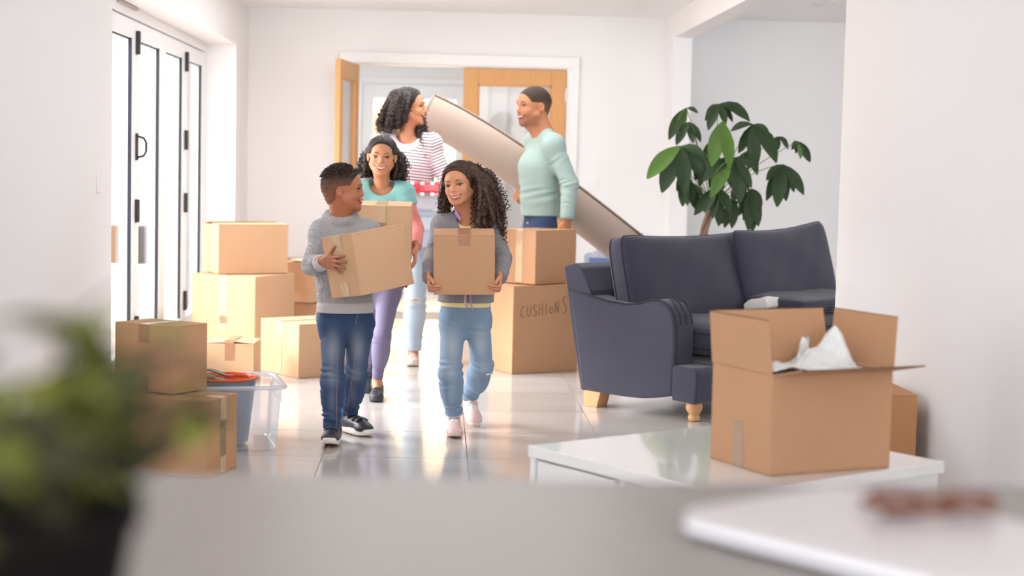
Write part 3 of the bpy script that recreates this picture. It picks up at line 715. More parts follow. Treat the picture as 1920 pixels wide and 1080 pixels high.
for ci, (hub, tips, dy) in enumerate(clusters):
    hp_ = PY(hub[0], hub[1], 10.3+dy)-pl_o
    m0 = top+np.array([0, 0, .0]); ctrl = (m0+hp_)/2+np.array([0, 0, .07+.04*rl.random()])
    pet = [m0*(1-t_)**2+2*t_*(1-t_)*ctrl+t_*t_*hp_ for t_ in [i/7 for i in range(8)]]
    st = MB().tube(pet, .0028, 6).build('leaf_stalk', mat('stalk_green', srgb(120, 130, 70), .6), pl, smooth=True)
    MB().lathe([(.0, -.002), (.007, 0), (.0, .004)], hp_, 8, cap=False)
    for ti, tip in enumerate(tips):
        tp_ = PY(tip[0], tip[1], 10.3+dy+rl.uniform(-.09, .03))-pl_o
        v_ = tp_-hp_; L_ = np.linalg.norm(v_); ax = v_/L_
        side = np.cross(ax, np.array([rl.uniform(-.5, .5), -1, rl.uniform(-.2, .5)])); side = _n(side); nn_ = np.cross(side, ax)
        if nn_[1] > 0: nn_ = -nn_
        wd = L_*rl.uniform(.135, .175)+.003; n = 8; vv = []; ff = []
        bow = L_*rl.uniform(.08, .16)
        for i in range(n+1):
            t_ = i/n; ww = wd*max(.02, math.sin(math.pi*min(1, .02+.96*t_**1.25))**.75)
            c = hp_+v_*t_+np.array([0, 0, 1])*bow*4*t_*(1-t_)*(.5+.5*abs(ax[0]))-nn_*0
            for s in (-1, -.5, 0, .5, 1):
                rip = .0025*math.sin(i*2.6)*abs(s)
                vv.append(tuple(c+side*ww*s-nn_*(-.22*ww*abs(s)+rip)))
        for i in range(n):
            for j in range(4): a = i*5+j; ff.append((a, a+1, a+6, a+5))
        lf = MB().add(vv, ff).build('leaflet', m_leaf2 if (ci == 2 or rl.random() < .04) else m_leaf, st, smooth=True)
        MB().tube([tuple(hp_+v_*t_+np.array([0, 0, 1])*bow*4*t_*(1-t_)*(.5+.5*abs(ax[0]))+nn_*.0012) for t_ in (0, .25, .5, .75, .97)], [.0016, .0014, .001, .0008, .0004], 4)
# ================================================================= SCULPTING BY DISTANCE FIELD
class Grid:
    def __init__(s, lo, hi, h):
        s.lo = np.array(lo, float); s.h = h; s.n = np.ceil((np.array(hi)-s.lo)/h).astype(int)+1
        s.ax = [(s.lo[i]+np.arange(s.n[i])*h).astype(np.float32) for i in range(3)]
        s.d = np.full(s.n, 1.0, np.float32)
    def sl(s, lo, hi):
        a = np.maximum(0, np.floor((np.array(lo)-s.lo)/s.h).astype(int)); b = np.minimum(s.n, np.ceil((np.array(hi)-s.lo)/s.h).astype(int)+1)
        if np.any(b <= a): return None
        S_ = tuple(slice(a[i], b[i]) for i in range(3))
        X = s.ax[0][S_[0]][:, None, None]; Y = s.ax[1][S_[1]][None, :, None]; Z = s.ax[2][S_[2]][None, None, :]
        return S_, X, Y, Z
    def comb(s, S_, e, k, op):
        d = s.d[S_]
        if op == 'u':
            if k > 0: hh = np.maximum(k-np.abs(d-e), 0)/k; s.d[S_] = np.minimum(d, e)-hh*hh*k*.25
            else: s.d[S_] = np.minimum(d, e)
        elif op == 's':
            e = -e
            if k > 0: hh = np.maximum(k-np.abs(d-e), 0)/k; s.d[S_] = np.maximum(d, e)+hh*hh*k*.25
            else: s.d[S_] = np.maximum(d, e)
    def cap(s, a, b, ra, rb=None, k=.0, fl=None, op='u'):
        a = np.array(a, float); b = np.array(b, float); rb = ra if rb is None else rb
        R = max(ra, rb); R_ = R/min(1, fl[1]) if fl else R
        m = R_+k+3*s.h; q = s.sl(np.minimum(a, b)-m, np.maximum(a, b)+m)
        if q is None: return s
        S_, X, Y, Z = q; px, py, pz = X-np.float32(a[0]), Y-np.float32(a[1]), Z-np.float32(a[2]); ab = b-a
        if fl:
            n = _n(fl[0]); f = fl[1]-1
            w = (px*np.float32(n[0])+py*np.float32(n[1])+pz*np.float32(n[2]))*np.float32(f)
            px = px+w*np.float32(n[0]); py = py+w*np.float32(n[1]); pz = pz+w*np.float32(n[2]); ab = ab+n*(ab@n)*f
        L2 = float(ab@ab)+1e-12
        dt = px*np.float32(ab[0])+py*np.float32(ab[1])+pz*np.float32(ab[2]); t = np.clip(dt/np.float32(L2), 0, 1)
        e = np.sqrt(np.maximum((px-t*np.float32(ab[0]))**2+(py-t*np.float32(ab[1]))**2+(pz-t*np.float32(ab[2]))**2, 0))-(np.float32(ra)+t*np.float32(rb-ra))
        s.comb(S_, e, k, op); return s
    def ell(s, c, r, k=.0, op='u', R=None):
        c = np.array(c, float); r = np.array(r, float); m = max(r)+k+3*s.h; q = s.sl(c-m, c+m)
        if q is None: return s
        S_, X, Y, Z = q; p = (X-np.float32(c[0]), Y-np.float32(c[1]), Z-np.float32(c[2]))
        if R is not None: p = [p[0]*np.float32(R[0][i])+p[1]*np.float32(R[1][i])+p[2]*np.float32(R[2][i]) for i in range(3)]
        k0 = np.sqrt(sum((p[i]/np.float32(r[i]))**2 for i in range(3))); k1 = np.sqrt(sum((p[i]/np.float32(r[i]**2))**2 for i in range(3)))+1e-9
        s.comb(S_, k0*(k0-1)/k1, k, op); return s
    def cut(s, p, n, rad=None, k=.0):
        """remove the side that n points to, within rad of p"""
        p = np.array(p, float); n = _n(n)
        q = s.sl(p-rad, p+rad) if rad else s.sl(s.lo-1, s.lo+s.n*s.h+1)
        if q is None: return s
        S_, X, Y, Z = q
        e = (X-p[0])*n[0]+(Y-p[1])*n[1]+(Z-p[2])*n[2]; e = e.astype(np.float32)
        d = s.d[S_]
        if rad:
            in_ = ((X-p[0])**2+(Y-p[1])**2+(Z-p[2])**2) < rad*rad
            s.d[S_] = np.where(in_, np.maximum(d, e), d)
        else: s.d[S_] = np.maximum(d, e)
        return s
    def disp(s, fn, lo=None, hi=None):
        q = s.sl(s.lo-1 if lo is None else lo, s.lo+s.n*s.h+1 if hi is None else hi)
        if q is None: return s
        S_, X, Y, Z = q; s.d[S_] += fn(X, Y, Z).astype(np.float32); return s
    def folds(s, a, b, amp, lam, seed=0, rad=.12, skew=1.2):
        """creases round a limb between a and b, fading at both ends"""
        a = np.array(a, float); b = np.array(b, float); u = _n(b-a); L_ = np.linalg.norm(b-a); v = _n(np.cross(u, (0.3, 1, .2))); w = np.cross(u, v)
        rr = np.random.RandomState(seed); p1, p2, p3 = rr.uniform(0, 6.28, 3)
        q = s.sl(np.minimum(a, b)-rad, np.maximum(a, b)+rad)
        if q is None: return s
        S_, X, Y, Z = q; dx, dy, dz = X-a[0], Y-a[1], Z-a[2]
        t = dx*u[0]+dy*u[1]+dz*u[2]; sv = dx*v[0]+dy*v[1]+dz*v[2]; sw = dx*w[0]+dy*w[1]+dz*w[2]
        win = np.clip(1-np.abs(t/L_-.5)*2, 0, 1)*np.clip((rad-np.sqrt(sv*sv+sw*sw))/(.35*rad), 0, 1)
        ang = np.arctan2(sw, sv+1e-6)
        ph = t/lam*6.2832+skew*1.6*np.sin(ang+p1)+.9*np.sin(t/lam*2.1+p3)+p2; md = .45+.55*np.sin(ang*1+p3+t/lam*1.7)
        s.d[S_] += (amp*win*(md*np.sin(ph)+.45*np.sin(ph*.53+2*ang+p1))).astype(np.float32); return s
    def mesh(s):
        d = s.d; sg = d < 0
        c = [sg[i:sg.shape[0]-1+i, j:sg.shape[1]-1+j, k:sg.shape[2]-1+k] for i in (0, 1) for j in (0, 1) for k in (0, 1)]
        an = c[0].copy(); al = c[0].copy()
        for q in c[1:]: an |= q; al &= q
        act = an & ~al; ids = np.argwhere(act)
        if len(ids) == 0: return np.zeros((0, 3)), np.zeros((0, 4), int)
        idx = np.full(act.shape, -1, np.int32); idx[act] = np.arange(len(ids))
        I, J, K = ids.T; D = {}
        for i in (0, 1):
            for j in (0, 1):
                for k in (0, 1): D[i, j, k] = d[I+i, J+j, K+k].astype(np.float64)
        pos = np.zeros((len(ids), 3)); cnt = np.zeros(len(ids))
        cs = list(D.keys())
        for a in cs:
            for ax in range(3):
                if a[ax] == 0:
                    b = list(a); b[ax] = 1; b = tuple(b); da, db = D[a], D[b]
                    m = (da < 0) != (db < 0); t = da[m]/(da[m]-db[m])
                    p = np.tile(np.array(a, float), (m.sum(), 1)); p[:, ax] = t
                    pos[m] += p; cnt[m] += 1
        v = s.lo+(ids+pos/cnt[:, None])*s.h
        F = []
        for ax in range(3):
            lo_ = [slice(None)]*3; hi_ = [slice(None)]*3; lo_[ax] = slice(0, -1); hi_[ax] = slice(1, None)
            A = sg[tuple(lo_)]; B = sg[tuple(hi_)]; x = A != B
            e = np.argwhere(x); o1, o2 = [a_ for a_ in range(3) if a_ != ax]
            ok = (e[:, o1] > 0) & (e[:, o2] > 0) & (e[:, o1] < act.shape[o1]) & (e[:, o2] < act.shape[o2]); e = e[ok]
            ins = A[tuple(e.T)]
            def at(d1, d2):
                q = e.copy(); q[:, o1] -= d1; q[:, o2] -= d2; return idx[tuple(q.T)]
            q = np.stack([at(1, 1), at(0, 1), at(0, 0), at(1, 0)], 1)
            flip = ins if ax != 1 else ~ins
            q[~flip] = q[~flip][:, ::-1]; F.append(q)
        F = np.concatenate(F); F = F[(F >= 0).all(1)]
        return v, F
def np_mesh(name, v, f, mats, parent=None, off=None, smooth=True, mfn=None):
    if off is not None: v = v-np.array(off)
    me = bpy.data.meshes.new(name); me.vertices.add(len(v)); me.vertices.foreach_set('co', np.asarray(v, np.float32).ravel())
    me.loops.add(f.size); me.loops.foreach_set('vertex_index', f.astype(np.int32).ravel())
    me.polygons.add(len(f)); me.polygons.foreach_set('loop_start', np.arange(0, f.size, 4, dtype=np.int32))
    me.update(calc_edges=True); me.validate()
    mats = mats if isinstance(mats, (list, tuple)) else [mats]
    for m in mats: me.materials.append(m)
    if mfn is not None and len(me.polygons) == len(f):
        c = v[f].mean(1)+(np.array(off) if off is not None else 0); me.polygons.foreach_set('material_index', mfn(c).astype(np.int32))
    if smooth: me.shade_smooth()
    return link(name, me, parent)
def V(*a): return np.array(a, float)

# ---------------------------------------------------------------- fabric materials
def striped(name, base, dark, d, period, duty):
    m = mat(name, base, .9); nt = m.node_tree; N = nt.nodes; L_ = nt.links; tc = N.new('ShaderNodeTexCoord')
    dp = N.new('ShaderNodeVectorMath'); dp.operation = 'DOT_PRODUCT'; dp.inputs[1].default_value = tuple(_n(d)/period); L_.new(tc.outputs['Object'], dp.inputs[0])
    fr = N.new('ShaderNodeMath'); fr.operation = 'FRACT'; L_.new(dp.outputs['Value'], fr.inputs[0])
    gt = N.new('ShaderNodeMath'); gt.operation = 'LESS_THAN'; gt.inputs[1].default_value = duty; L_.new(fr.outputs[0], gt.inputs[0])
    mx = N.new('ShaderNodeMix'); mx.data_type = 'RGBA'; mx.inputs[6].default_value = (*base, 1); mx.inputs[7].default_value = (*dark, 1); L_.new(gt.outputs[0], mx.inputs[0])
    L_.new(mx.outputs[2], N['Principled BSDF'].inputs['Base Color']); return m
def waffle(name, col, per=.0075):
    m = mat(name, col, .95, noise=(30, .06)); nt = m.node_tree; N = nt.nodes; L_ = nt.links; tc = N.new('ShaderNodeTexCoord')
    outs = []
    for d in ((.75, .66, 0), (0, .15, 1)):
        dp = N.new('ShaderNodeVectorMath'); dp.operation = 'DOT_PRODUCT'; dp.inputs[1].default_value = tuple(_n(d)*6.2832/per); L_.new(tc.outputs['Object'], dp.inputs[0])
        s_ = N.new('ShaderNodeMath'); s_.operation = 'SINE'; L_.new(dp.outputs['Value'], s_.inputs[0]); outs.append(s_)
    mx = N.new('ShaderNodeMath'); mx.operation = 'MINIMUM'; L_.new(outs[0].outputs[0], mx.inputs[0]); L_.new(outs[1].outputs[0], mx.inputs[1])
    bp = N.new('ShaderNodeBump'); bp.inputs['Strength'].default_value = .9; bp.inputs['Distance'].default_value = .0022
    L_.new(mx.outputs[0], bp.inputs['Height']); L_.new(bp.outputs[0], N['Principled BSDF'].inputs['Normal']); return m
def fademat(name, skin, hair, bs=.8):
    m = mat(name, hair, .8, ('noise', 260, bs)); nt = m.node_tree; N = nt.nodes; L_ = nt.links
    a = N.new('ShaderNodeAttribute'); a.attribute_name = 'fade'
    mx = N.new('ShaderNodeMix'); mx.data_type = 'RGBA'; mx.inputs[6].default_value = (*skin, 1); mx.inputs[7].default_value = (*hair, 1); L_.new(a.outputs['Fac'], mx.inputs[0])
    L_.new(mx.outputs[2], N['Principled BSDF'].inputs['Base Color']); return m
m_eye = mat('eye_white', srgb(214, 206, 202), .3); m_iris = mat('dark_brown_iris', srgb(30, 17, 11), .35, spec=.3)
m_teeth = mat('teeth', srgb(246, 240, 232), .2); m_mouth = mat('mouth_inside', srgb(96, 34, 32), .5)
m_hair = mat('dark_brown_hair', srgb(44, 30, 25), .42, spec=.5); m_hair2 = mat('brown_curly_hair', srgb(66, 42, 32), .42, spec=.5)

# ---------------------------------------------------------------- head
def frame(fwd, roll=0.0):
    f = _n(fwd); r = _n(np.cross(f, (0, 0, 1))); u = np.cross(r, f)
    r2 = math.cos(roll)*r+math.sin(roll)*u; u2 = np.cross(r2, f)
    return np.stack([r2, f, u2], 1)     # columns: right, forward, up
def head(parent, off, c, H, fwd, roll, neck, rneck, skin, lipcol, adult=False, open_=.5, jaw=1.0, brow=.012, gaze=(0, 1, 0), browcol=None, female=False):
    R = frame(fwd, roll); c = np.array(c, float)
    nl = (R.T @ (np.array(neck)-c))/H
    h = .0105
    g = Grid((-.62, -.68, min(-.8, nl[2]-.12)), (.62, .66, .62), h)
    ch = 0 if adult else 1
    g.ell((0, -.07, .13), (.335, .425, .365))
    g.ell((0, .10, .10), (.29, .30, .30), k=.06)
    g.ell((0, .115, -.14), (.255+.02*ch, .265, .33-.03*ch), k=.06)
    for s in (-1, 1):
        g.cap((s*.225, .0, -.19), (s*.085, .27, -.385+.015*ch), (.085+.01*ch)*jaw, .07*jaw, k=.09)
        g.ell((s*.155, .235, -.115), (.105, .105, .10+.012*ch), k=.06)          # raised cheeks of a smile
        g.ell((s*.055, .355, -.245), (.07, .055, .06), k=.06)
    g.ell((0, .285-.01*ch, -.405-.03*open_+.02*ch), (.085, .085, .07), k=.06)
    g.cap((-.13, .315, .085), (.13, .315, .085), .06, k=.06)
    g.cap((0, .365, .04), (0, .425 if adult else .400, -.115+.012*ch), .030, .041 if adult else .037, k=.05)
    for s in (-1, 1): g.ell((s*.045, .378, -.13+.012*ch), (.031, .04, .027), k=.03)
    for s in (-1, 1):
        g.ell((s*.145, .40, .013-.014*ch), (.074, .085, .036+.004*ch), k=.045, op='s')           # socket
    # mouth opening
    zc = -.262; yy = .40; mw = .118+.03*open_; mh = lambda x: (.010+.036*open_)*max(0, 1-(x/mw)**2)
    def mc(x): return zc+.05*(x/mw)**2, yy-.55*x*x*3.2
    for i in range(9):
        x = (i-4)/4*mw; z, y = mc(x); r = .008+mh(x)
        g.ell((x, y+.005, z-(r*.5)), (.03, .075, r), k=.012, op='s')
    g.cap((0, -.10, -.30), nl, rneck/H*1.0, rneck/H*1.06, k=.10)
    g.cap((0, -.10, -.2), (0, -.04, -.35), rneck/H*.95, rneck/H, k=.1)
    for s in (-1, 1):                                                            # ears
        e = Euler((math.radians(-10), math.radians(s*8), math.radians(s*22))).to_matrix(); e = np.array(e)
        g.ell((s*.345, -.05, -.02), (.026, .075, .118), k=.018, R=e)
        g.ell((s*.375, -.035, -.0), (.028, .045, .075), k=.015, op='s', R=e)
        g.ell((s*.335, -.015, -.105), (.022, .03, .035), k=.02)
    def surf(x, z, y0=.62):
        i = int(round((x-g.lo[0])/h)); k = int(round((z-g.lo[2])/h)); col = g.d[i, :, k]; js = np.nonzero(col < 0)[0]
        if len(js) == 0: return 0
        j = js[-1]
        if j+1 >= len(col): return g.lo[1]+j*h
        a, b = col[j], col[j+1]; return g.lo[1]+(j+a/(a-b))*h
    v, f = g.mesh()
    W_ = lambda p: (np.asarray(p, float)@R.T)*H+c
    mesh = (W_(v), f)
    add = []
    bc = browcol or m_hair
    for s in (-1, 1):
        ex, ez = s*.145, .012-.014*ch; ew = .060+.006*ch; eh = .0265+.004*ch
        ey = surf(ex, ez)
        ce = V(ex, ey-.034, ez)
        q = MB(); n1, n2 = 14, 20; vv = []
        for i in range(n1+1):
            for j in range(n2):
                a, b = math.pi*i/n1, 2*math.pi*j/n2; vv.append(tuple(W_(ce+V(ew*math.sin(a)*math.cos(b), .052*math.cos(a), eh*math.sin(a)*math.sin(b)*(1 if math.sin(b) > 0 else .8)))))
        q.add(vv, [(i*n2+j, i*n2+(j+1) % n2, (i+1)*n2+(j+1) % n2, (i+1)*n2+j) for i in range(n1) for j in range(n2)])
        eye = q.build('eye', m_eye, parent, smooth=True, off=off)
        gz = _n(V(gaze[0], 1, gaze[2])); cx = V(ex+gz[0]*.034, 0, ez+gz[2]*.02)
        q = MB(); vv = [tuple(W_(V(cx[0], ce[1]+.0545*math.sqrt(max(.2, 1-((cx[0]-ex)/ew)**2))+.004, cx[2])))]
        for j in range(16):
            b = 2*math.pi*j/16; px, pz = cx[0]+(.029+.004*ch)*math.cos(b), cx[2]+(.029+.004*ch)*math.sin(b)
            pz = max(ez-eh*.72, min(ez+eh*.84, pz)); rr_ = ((px-ex)/ew)**2+((pz-ez)/eh)**2
            vv.append(tuple(W_(V(px, ce[1]+.052*math.sqrt(max(.05, 1-rr_))+.006, pz))))
        q.add(vv, [(0, j+1, (j+1) % 16+1) for j in range(16)]); q.build('iris', m_iris, eye, off=off)
        pts = []
        for i in range(9):
            t = -1+2*i/8; x = ex+(ew+.004)*t; z = ez+eh*math.sqrt(max(0, 1-t*t*.97))+.002; pts.append(W_(V(x, max(ce[1]+.045*math.sqrt(max(0, 1-t*t)), surf(x, z)-.006)+.008, z)))
        MB().tube(pts, [H*.004]+[H*(.010 if female else .0075)]*7+[H*.005], 6).build('eyelash_line', m_hair, eye, smooth=True, off=off)
        pts = []
        for i in range(7):
            t = i/6; x = s*(.065+.145*t); z = .098-.008*ch+.030*math.sin(t*2.2)-.014*t*t*2; pts.append(W_(V(x, surf(x, z)+.001, z)))
        MB().tube(pts, [H*brow*.7, H*brow, H*brow, H*brow*.95, H*brow*.8, H*brow*.6, H*brow*.3], 6).build('eyebrow', bc, parent, smooth=True, off=off)
    # teeth, inner mouth, lips
    q = MB(); n = 12; vv = []
    for i in range(n+1):
        x = (i/n*2-1)*mw*.86; z, y = mc(x); hh = mh(x)
        ys = y-.016
        vv += [tuple(W_(V(x, ys, z+hh*.55+.005))), tuple(W_(V(x, ys+.004, z-hh*(.35 if open_ > .6 else .9))))]
    q.add(vv, [(2*i, 2*i+1, 2*i+3, 2*i+2) for i in range(n)]); q.build('teeth', m_teeth, parent, smooth=True, off=off)
    q = MB(); vv = []
    for i in range(n+1):
        x = (i/n*2-1)*mw; z, y = mc(x); hh = .05
        vv += [tuple(W_(V(x, y-.045, z+hh))), tuple(W_(V(x, y-.045, z-hh*1.4)))]
    q.add(vv, [(2*i, 2*i+1, 2*i+3, 2*i+2) for i in range(n)]); q.build('mouth_inside', m_mouth, parent, off=off)
    ml = mat('lips_%s' % skin.name, lipcol, .35)
    for nm, sg_ in (('upper_lip', 1), ('lower_lip', -1)):
        pts = []; rs = []
        for i in range(13):
            x = (i/12*2-1)*mw*1.04; xx = max(-mw, min(mw, x)); z, y = mc(xx); hh = mh(xx)
            z += (hh*.55+.010 if sg_ > 0 else -hh*1.5-.010); pts.append(W_(V(x, surf(xx, z+sg_*.012)-.005, z))); rs.append(H*(.006+.0125*(1-(xx/mw)**2)*(1 if sg_ > 0 else 1.25)))
        MB().tube(pts, rs, 8).build(nm, ml, parent, smooth=True, off=off)
    return mesh, W_, g, R
def scalp_hair(parent, off, W_, H, m, th_top, th_side, front=.30, rough=.012, side_cut=-.02, back_cut=-.34, fade=None, name='hair', tuft=0, part=False):
    h = .014; g = Grid((-.62, -.68, -.62), (.62, .6, .72), h)
    g.ell((0, -.07, .13), (.335+th_side, .425+th_side, .365+th_top))
    g.ell((0, .08, .13), (.29+th_side*.8, .285+th_side*.5, .27+th_top), k=.06)
    g.ell((0, -.20, -.14), (.22+th_side, .20+th_side, .24), k=.08)
    rr = np.random.RandomState(5)
    def fn(X, Y, Z):
        return rough*(np.sin(X*37+1.3*np.sin(Y*29))*np.sin(Y*41+Z*13)*np.sin(Z*35+2)+.5*np.sin(X*83)*np.sin(Y*71)*np.sin(Z*77))
    g.disp(fn)
    # hairline: front plane leaning back, temples, nape
    g.cut((0, front, .24), (0, .86, -.50))
    if side_cut is not None:
        q = g.sl((-.7, -.12, -.7), (.7, .7, .16)); S_, X, Y, Z = q
        e = np.minimum(np.minimum(Y-(-.02)+0*Z, (.10-Z)+0*Y)+0*X, 1).astype(np.float32)  # in front of the ear and low -> cut
        g.d[S_] = np.maximum(g.d[S_], e)
        q = g.sl((-.7, -.3, -.7), (.7, .1, side_cut)); S_, X, Y, Z = q
        e = np.minimum((side_cut-Z)+0*X+0*Y, (Y+.16)+0*X+0*Z).astype(np.float32); g.d[S_] = np.maximum(g.d[S_], e)
    g.cut((0, -.3, back_cut), (0, .25, -1))
    v, f = g.mesh()
    o = np_mesh(name, W_(v), f, m, parent, off)
    if fade is not None:
        a = o.data.attributes.new('fade', 'FLOAT', 'POINT')
        if len(o.data.vertices) == len(v):
            z = v[:, 2]; y = v[:, 1]; a.data.foreach_set('value', np.clip((z-fade[0]+.25*np.clip(-y-.2, 0, 1))/(fade[1]-fade[0]), fade[2], 1).astype(np.float32))
    return o
def bez(p0, p1, p2, n): return [p0*(1-t)**2+2*t*(1-t)*p1+t*t*p2 for t in np.linspace(0, 1, n)]
def curls(parent, off, W_, c, R, H, regions, m, seed, rc=.0075, rt=.0019, pitch=.022, bulk=.017, name='curly_hair', skull=(.345, .435, .385)):
    """regions: (count, px0, py0, px1, py1, y0, y1, (local root dir lo, hi)) ; builds a soft mass and free ringlets"""
    rr = np.random.RandomState(seed); paths = []
    sk = np.array(skull)*H
    for (n, x0, y0, x1, y1, d0, d1, rootlo, roothi, out) in regions:
        for _ in range(n):
            a = V(*[rr.uniform(rootlo[i], roothi[i]) for i in range(3)]); a = _n(a)
            root = W_(V(0, -.06, .13)+a*V(.33, .42, .36)); e = PY(rr.uniform(x0, x1), rr.uniform(y0, y1), rr.uniform(d0, d1))
            o3 = R@(a*V(1, 1, .6)); ctrl = root+o3*out*H+V(0, 0, -.12)*np.linalg.norm(e-root)+.25*(e-root)*V(1, 1, 0)
            P_ = bez(root, ctrl, e, 12); cc = W_(V(0, -.06, .13)); Q = []
            for p in P_:
                q = R.T@(p-cc)/sk; l = np.linalg.norm(q)
                if l < 1.06: q = q/l*1.06; p = cc+R@(q*sk)
                Q.append(p)
            paths.append(Q)
    lo = np.min([np.min(q, 0) for q in paths], 0)-.04; hi = np.max([np.max(q, 0) for q in paths], 0)+.04
    g = Grid(lo, hi, .0055)
    for q in paths[::2]:
        for i in range(0, 9, 2): g.cap(q[i], q[i+2], bulk*(1-.045*i), bulk*(1-.045*(i+2)), k=.006)
    def fn(X, Y, Z): return .0035*np.sin(X*420+3*np.sin(Z*160))*np.sin(Y*390+Z*330)+.002*np.sin(Z*620+X*300)
    g.disp(fn)
    v, f = g.mesh(); o = np_mesh(name, v, f, m, parent, off)
    b = MB()
    for q in paths+paths[::2]:
        q = np.array(q); L_ = np.linalg.norm(np.diff(q, axis=0), axis=1).sum(); n = max(16, int(L_/pitch*6)); ph = rr.uniform(0, 6.28); r0 = rc*rr.uniform(.7, 1.3)
        ts = np.linspace(0, 11, n); pts = []
        lat = V(rr.normal(0, .012), rr.normal(0, .012), rr.normal(0, .006)); fq = rr.uniform(.85, 1.2); wf = rr.uniform(.15, .4)
        for i, t in enumerate(ts):
            k = min(10, int(t)); p = q[k]+(q[k+1]-q[k])*(t-k); tg = _n(q[k+1]-q[k]+1e-9); a = _n(np.cross(tg, (.2, 1, .1))); bb = np.cross(tg, a)
            w = min(1, i/n*3); s_ = 1.25 if i/n > .5 else 1
            pts.append(p+lat*w+(bulk*.6*w)*(a*math.cos(ph)+bb*math.sin(ph))*.9+r0*w*s_*(1+.35*math.sin(i*wf+ph))*(a*math.cos(i*1.047*fq+ph)+bb*math.sin(i*1.047*fq+ph)))
        b.tube(pts, [rt*rr.uniform(.9, 1.4)]*(n-3)+[rt*.8, rt*.6, rt*.4], 4, False)
    b.build('ringlets', m, o, smooth=True, off=off)
    return o

# ---------------------------------------------------------------- hand
def hand(wrist, D, N_, L_, thumb, curl=(30, 30, 20), spread=1.0, tcurl=.0, curls_=None, tsp=0.0):
    """wrist point, finger direction, palm normal, length, thumb side vector"""
    y = _n(D); z = -_n(np.array(N_)-np.dot(N_, y)*y); x = np.array(thumb, float); x = _n(x-np.dot(x, y)*y-np.dot(x, z)*z)
    g = Grid((-.45, -.45, -.75), (.62, 1.12, .35), .0175)
    kn = [V(.155, .50, .01), V(.052, .53, .02), V(-.052, .505, .015), V(-.15, .455, 0)]
    ln = [.40, .445, .415, .325]; rad = [.05, .052, .049, .044]; sp = [9, 2, -5, -13]
    g.cap((0, -.24, 0), (0, .03, 0), .125, .115, fl=((0, 0, 1), 1.25))
    for k in range(4):
        g.cap((kn[k][0]*.55, .05, 0), kn[k]-V(0, .02, .01), .085, .06, k=.05, fl=((0, 0, 1), 1.15))
    g.ell((.11, .20, -.045), (.09, .16, .07), k=.06)
    for k in range(4):
        p = kn[k].copy(); a = 0; cu = (curls_[k] if curls_ else curl); s_ = math.radians(sp[k]*spread)
        for j, fr in enumerate((.46, .30, .24)):
            a += math.radians(cu[j]); d = V(math.sin(s_)*math.cos(a), math.cos(s_)*math.cos(a), -math.sin(a)); q = p+d*ln[k]*fr
            g.cap(p, q, rad[k]*(1-.09*j), rad[k]*(.93-.11*j), k=.022 if j == 0 else .008); p = q
    tb = V(.10, .12, -.03); t1 = V(.235, .30, -.07-.05*tcurl); t1 = t1+tsp*V(.05, -.03, .05); t2 = V(.29-.05*tcurl, .45, -.10-.12*tcurl)+tsp*V(.13, -.09, .10); t3 = V(.30-.1*tcurl, .575, -.12-.2*tcurl)+tsp*V(.24, -.14, .14)
    g.cap(tb, t1, .078, .066, k=.05); g.cap(t1, t2, .066, .060, k=.015); g.cap(t2, t3, .060, .050, k=.01)
    v, f = g.mesh(); B = np.stack([x, y, z], 1)
    if np.linalg.det(B) < 0: f = f[:, ::-1]
    return (v@B.T)*L_+np.array(wrist), f
def joinm(ms):
    v = []; f = []; n = 0
    for a, b in ms: v.append(a); f.append(b+n); n += len(a)
    return np.concatenate(v), np.concatenate(f)

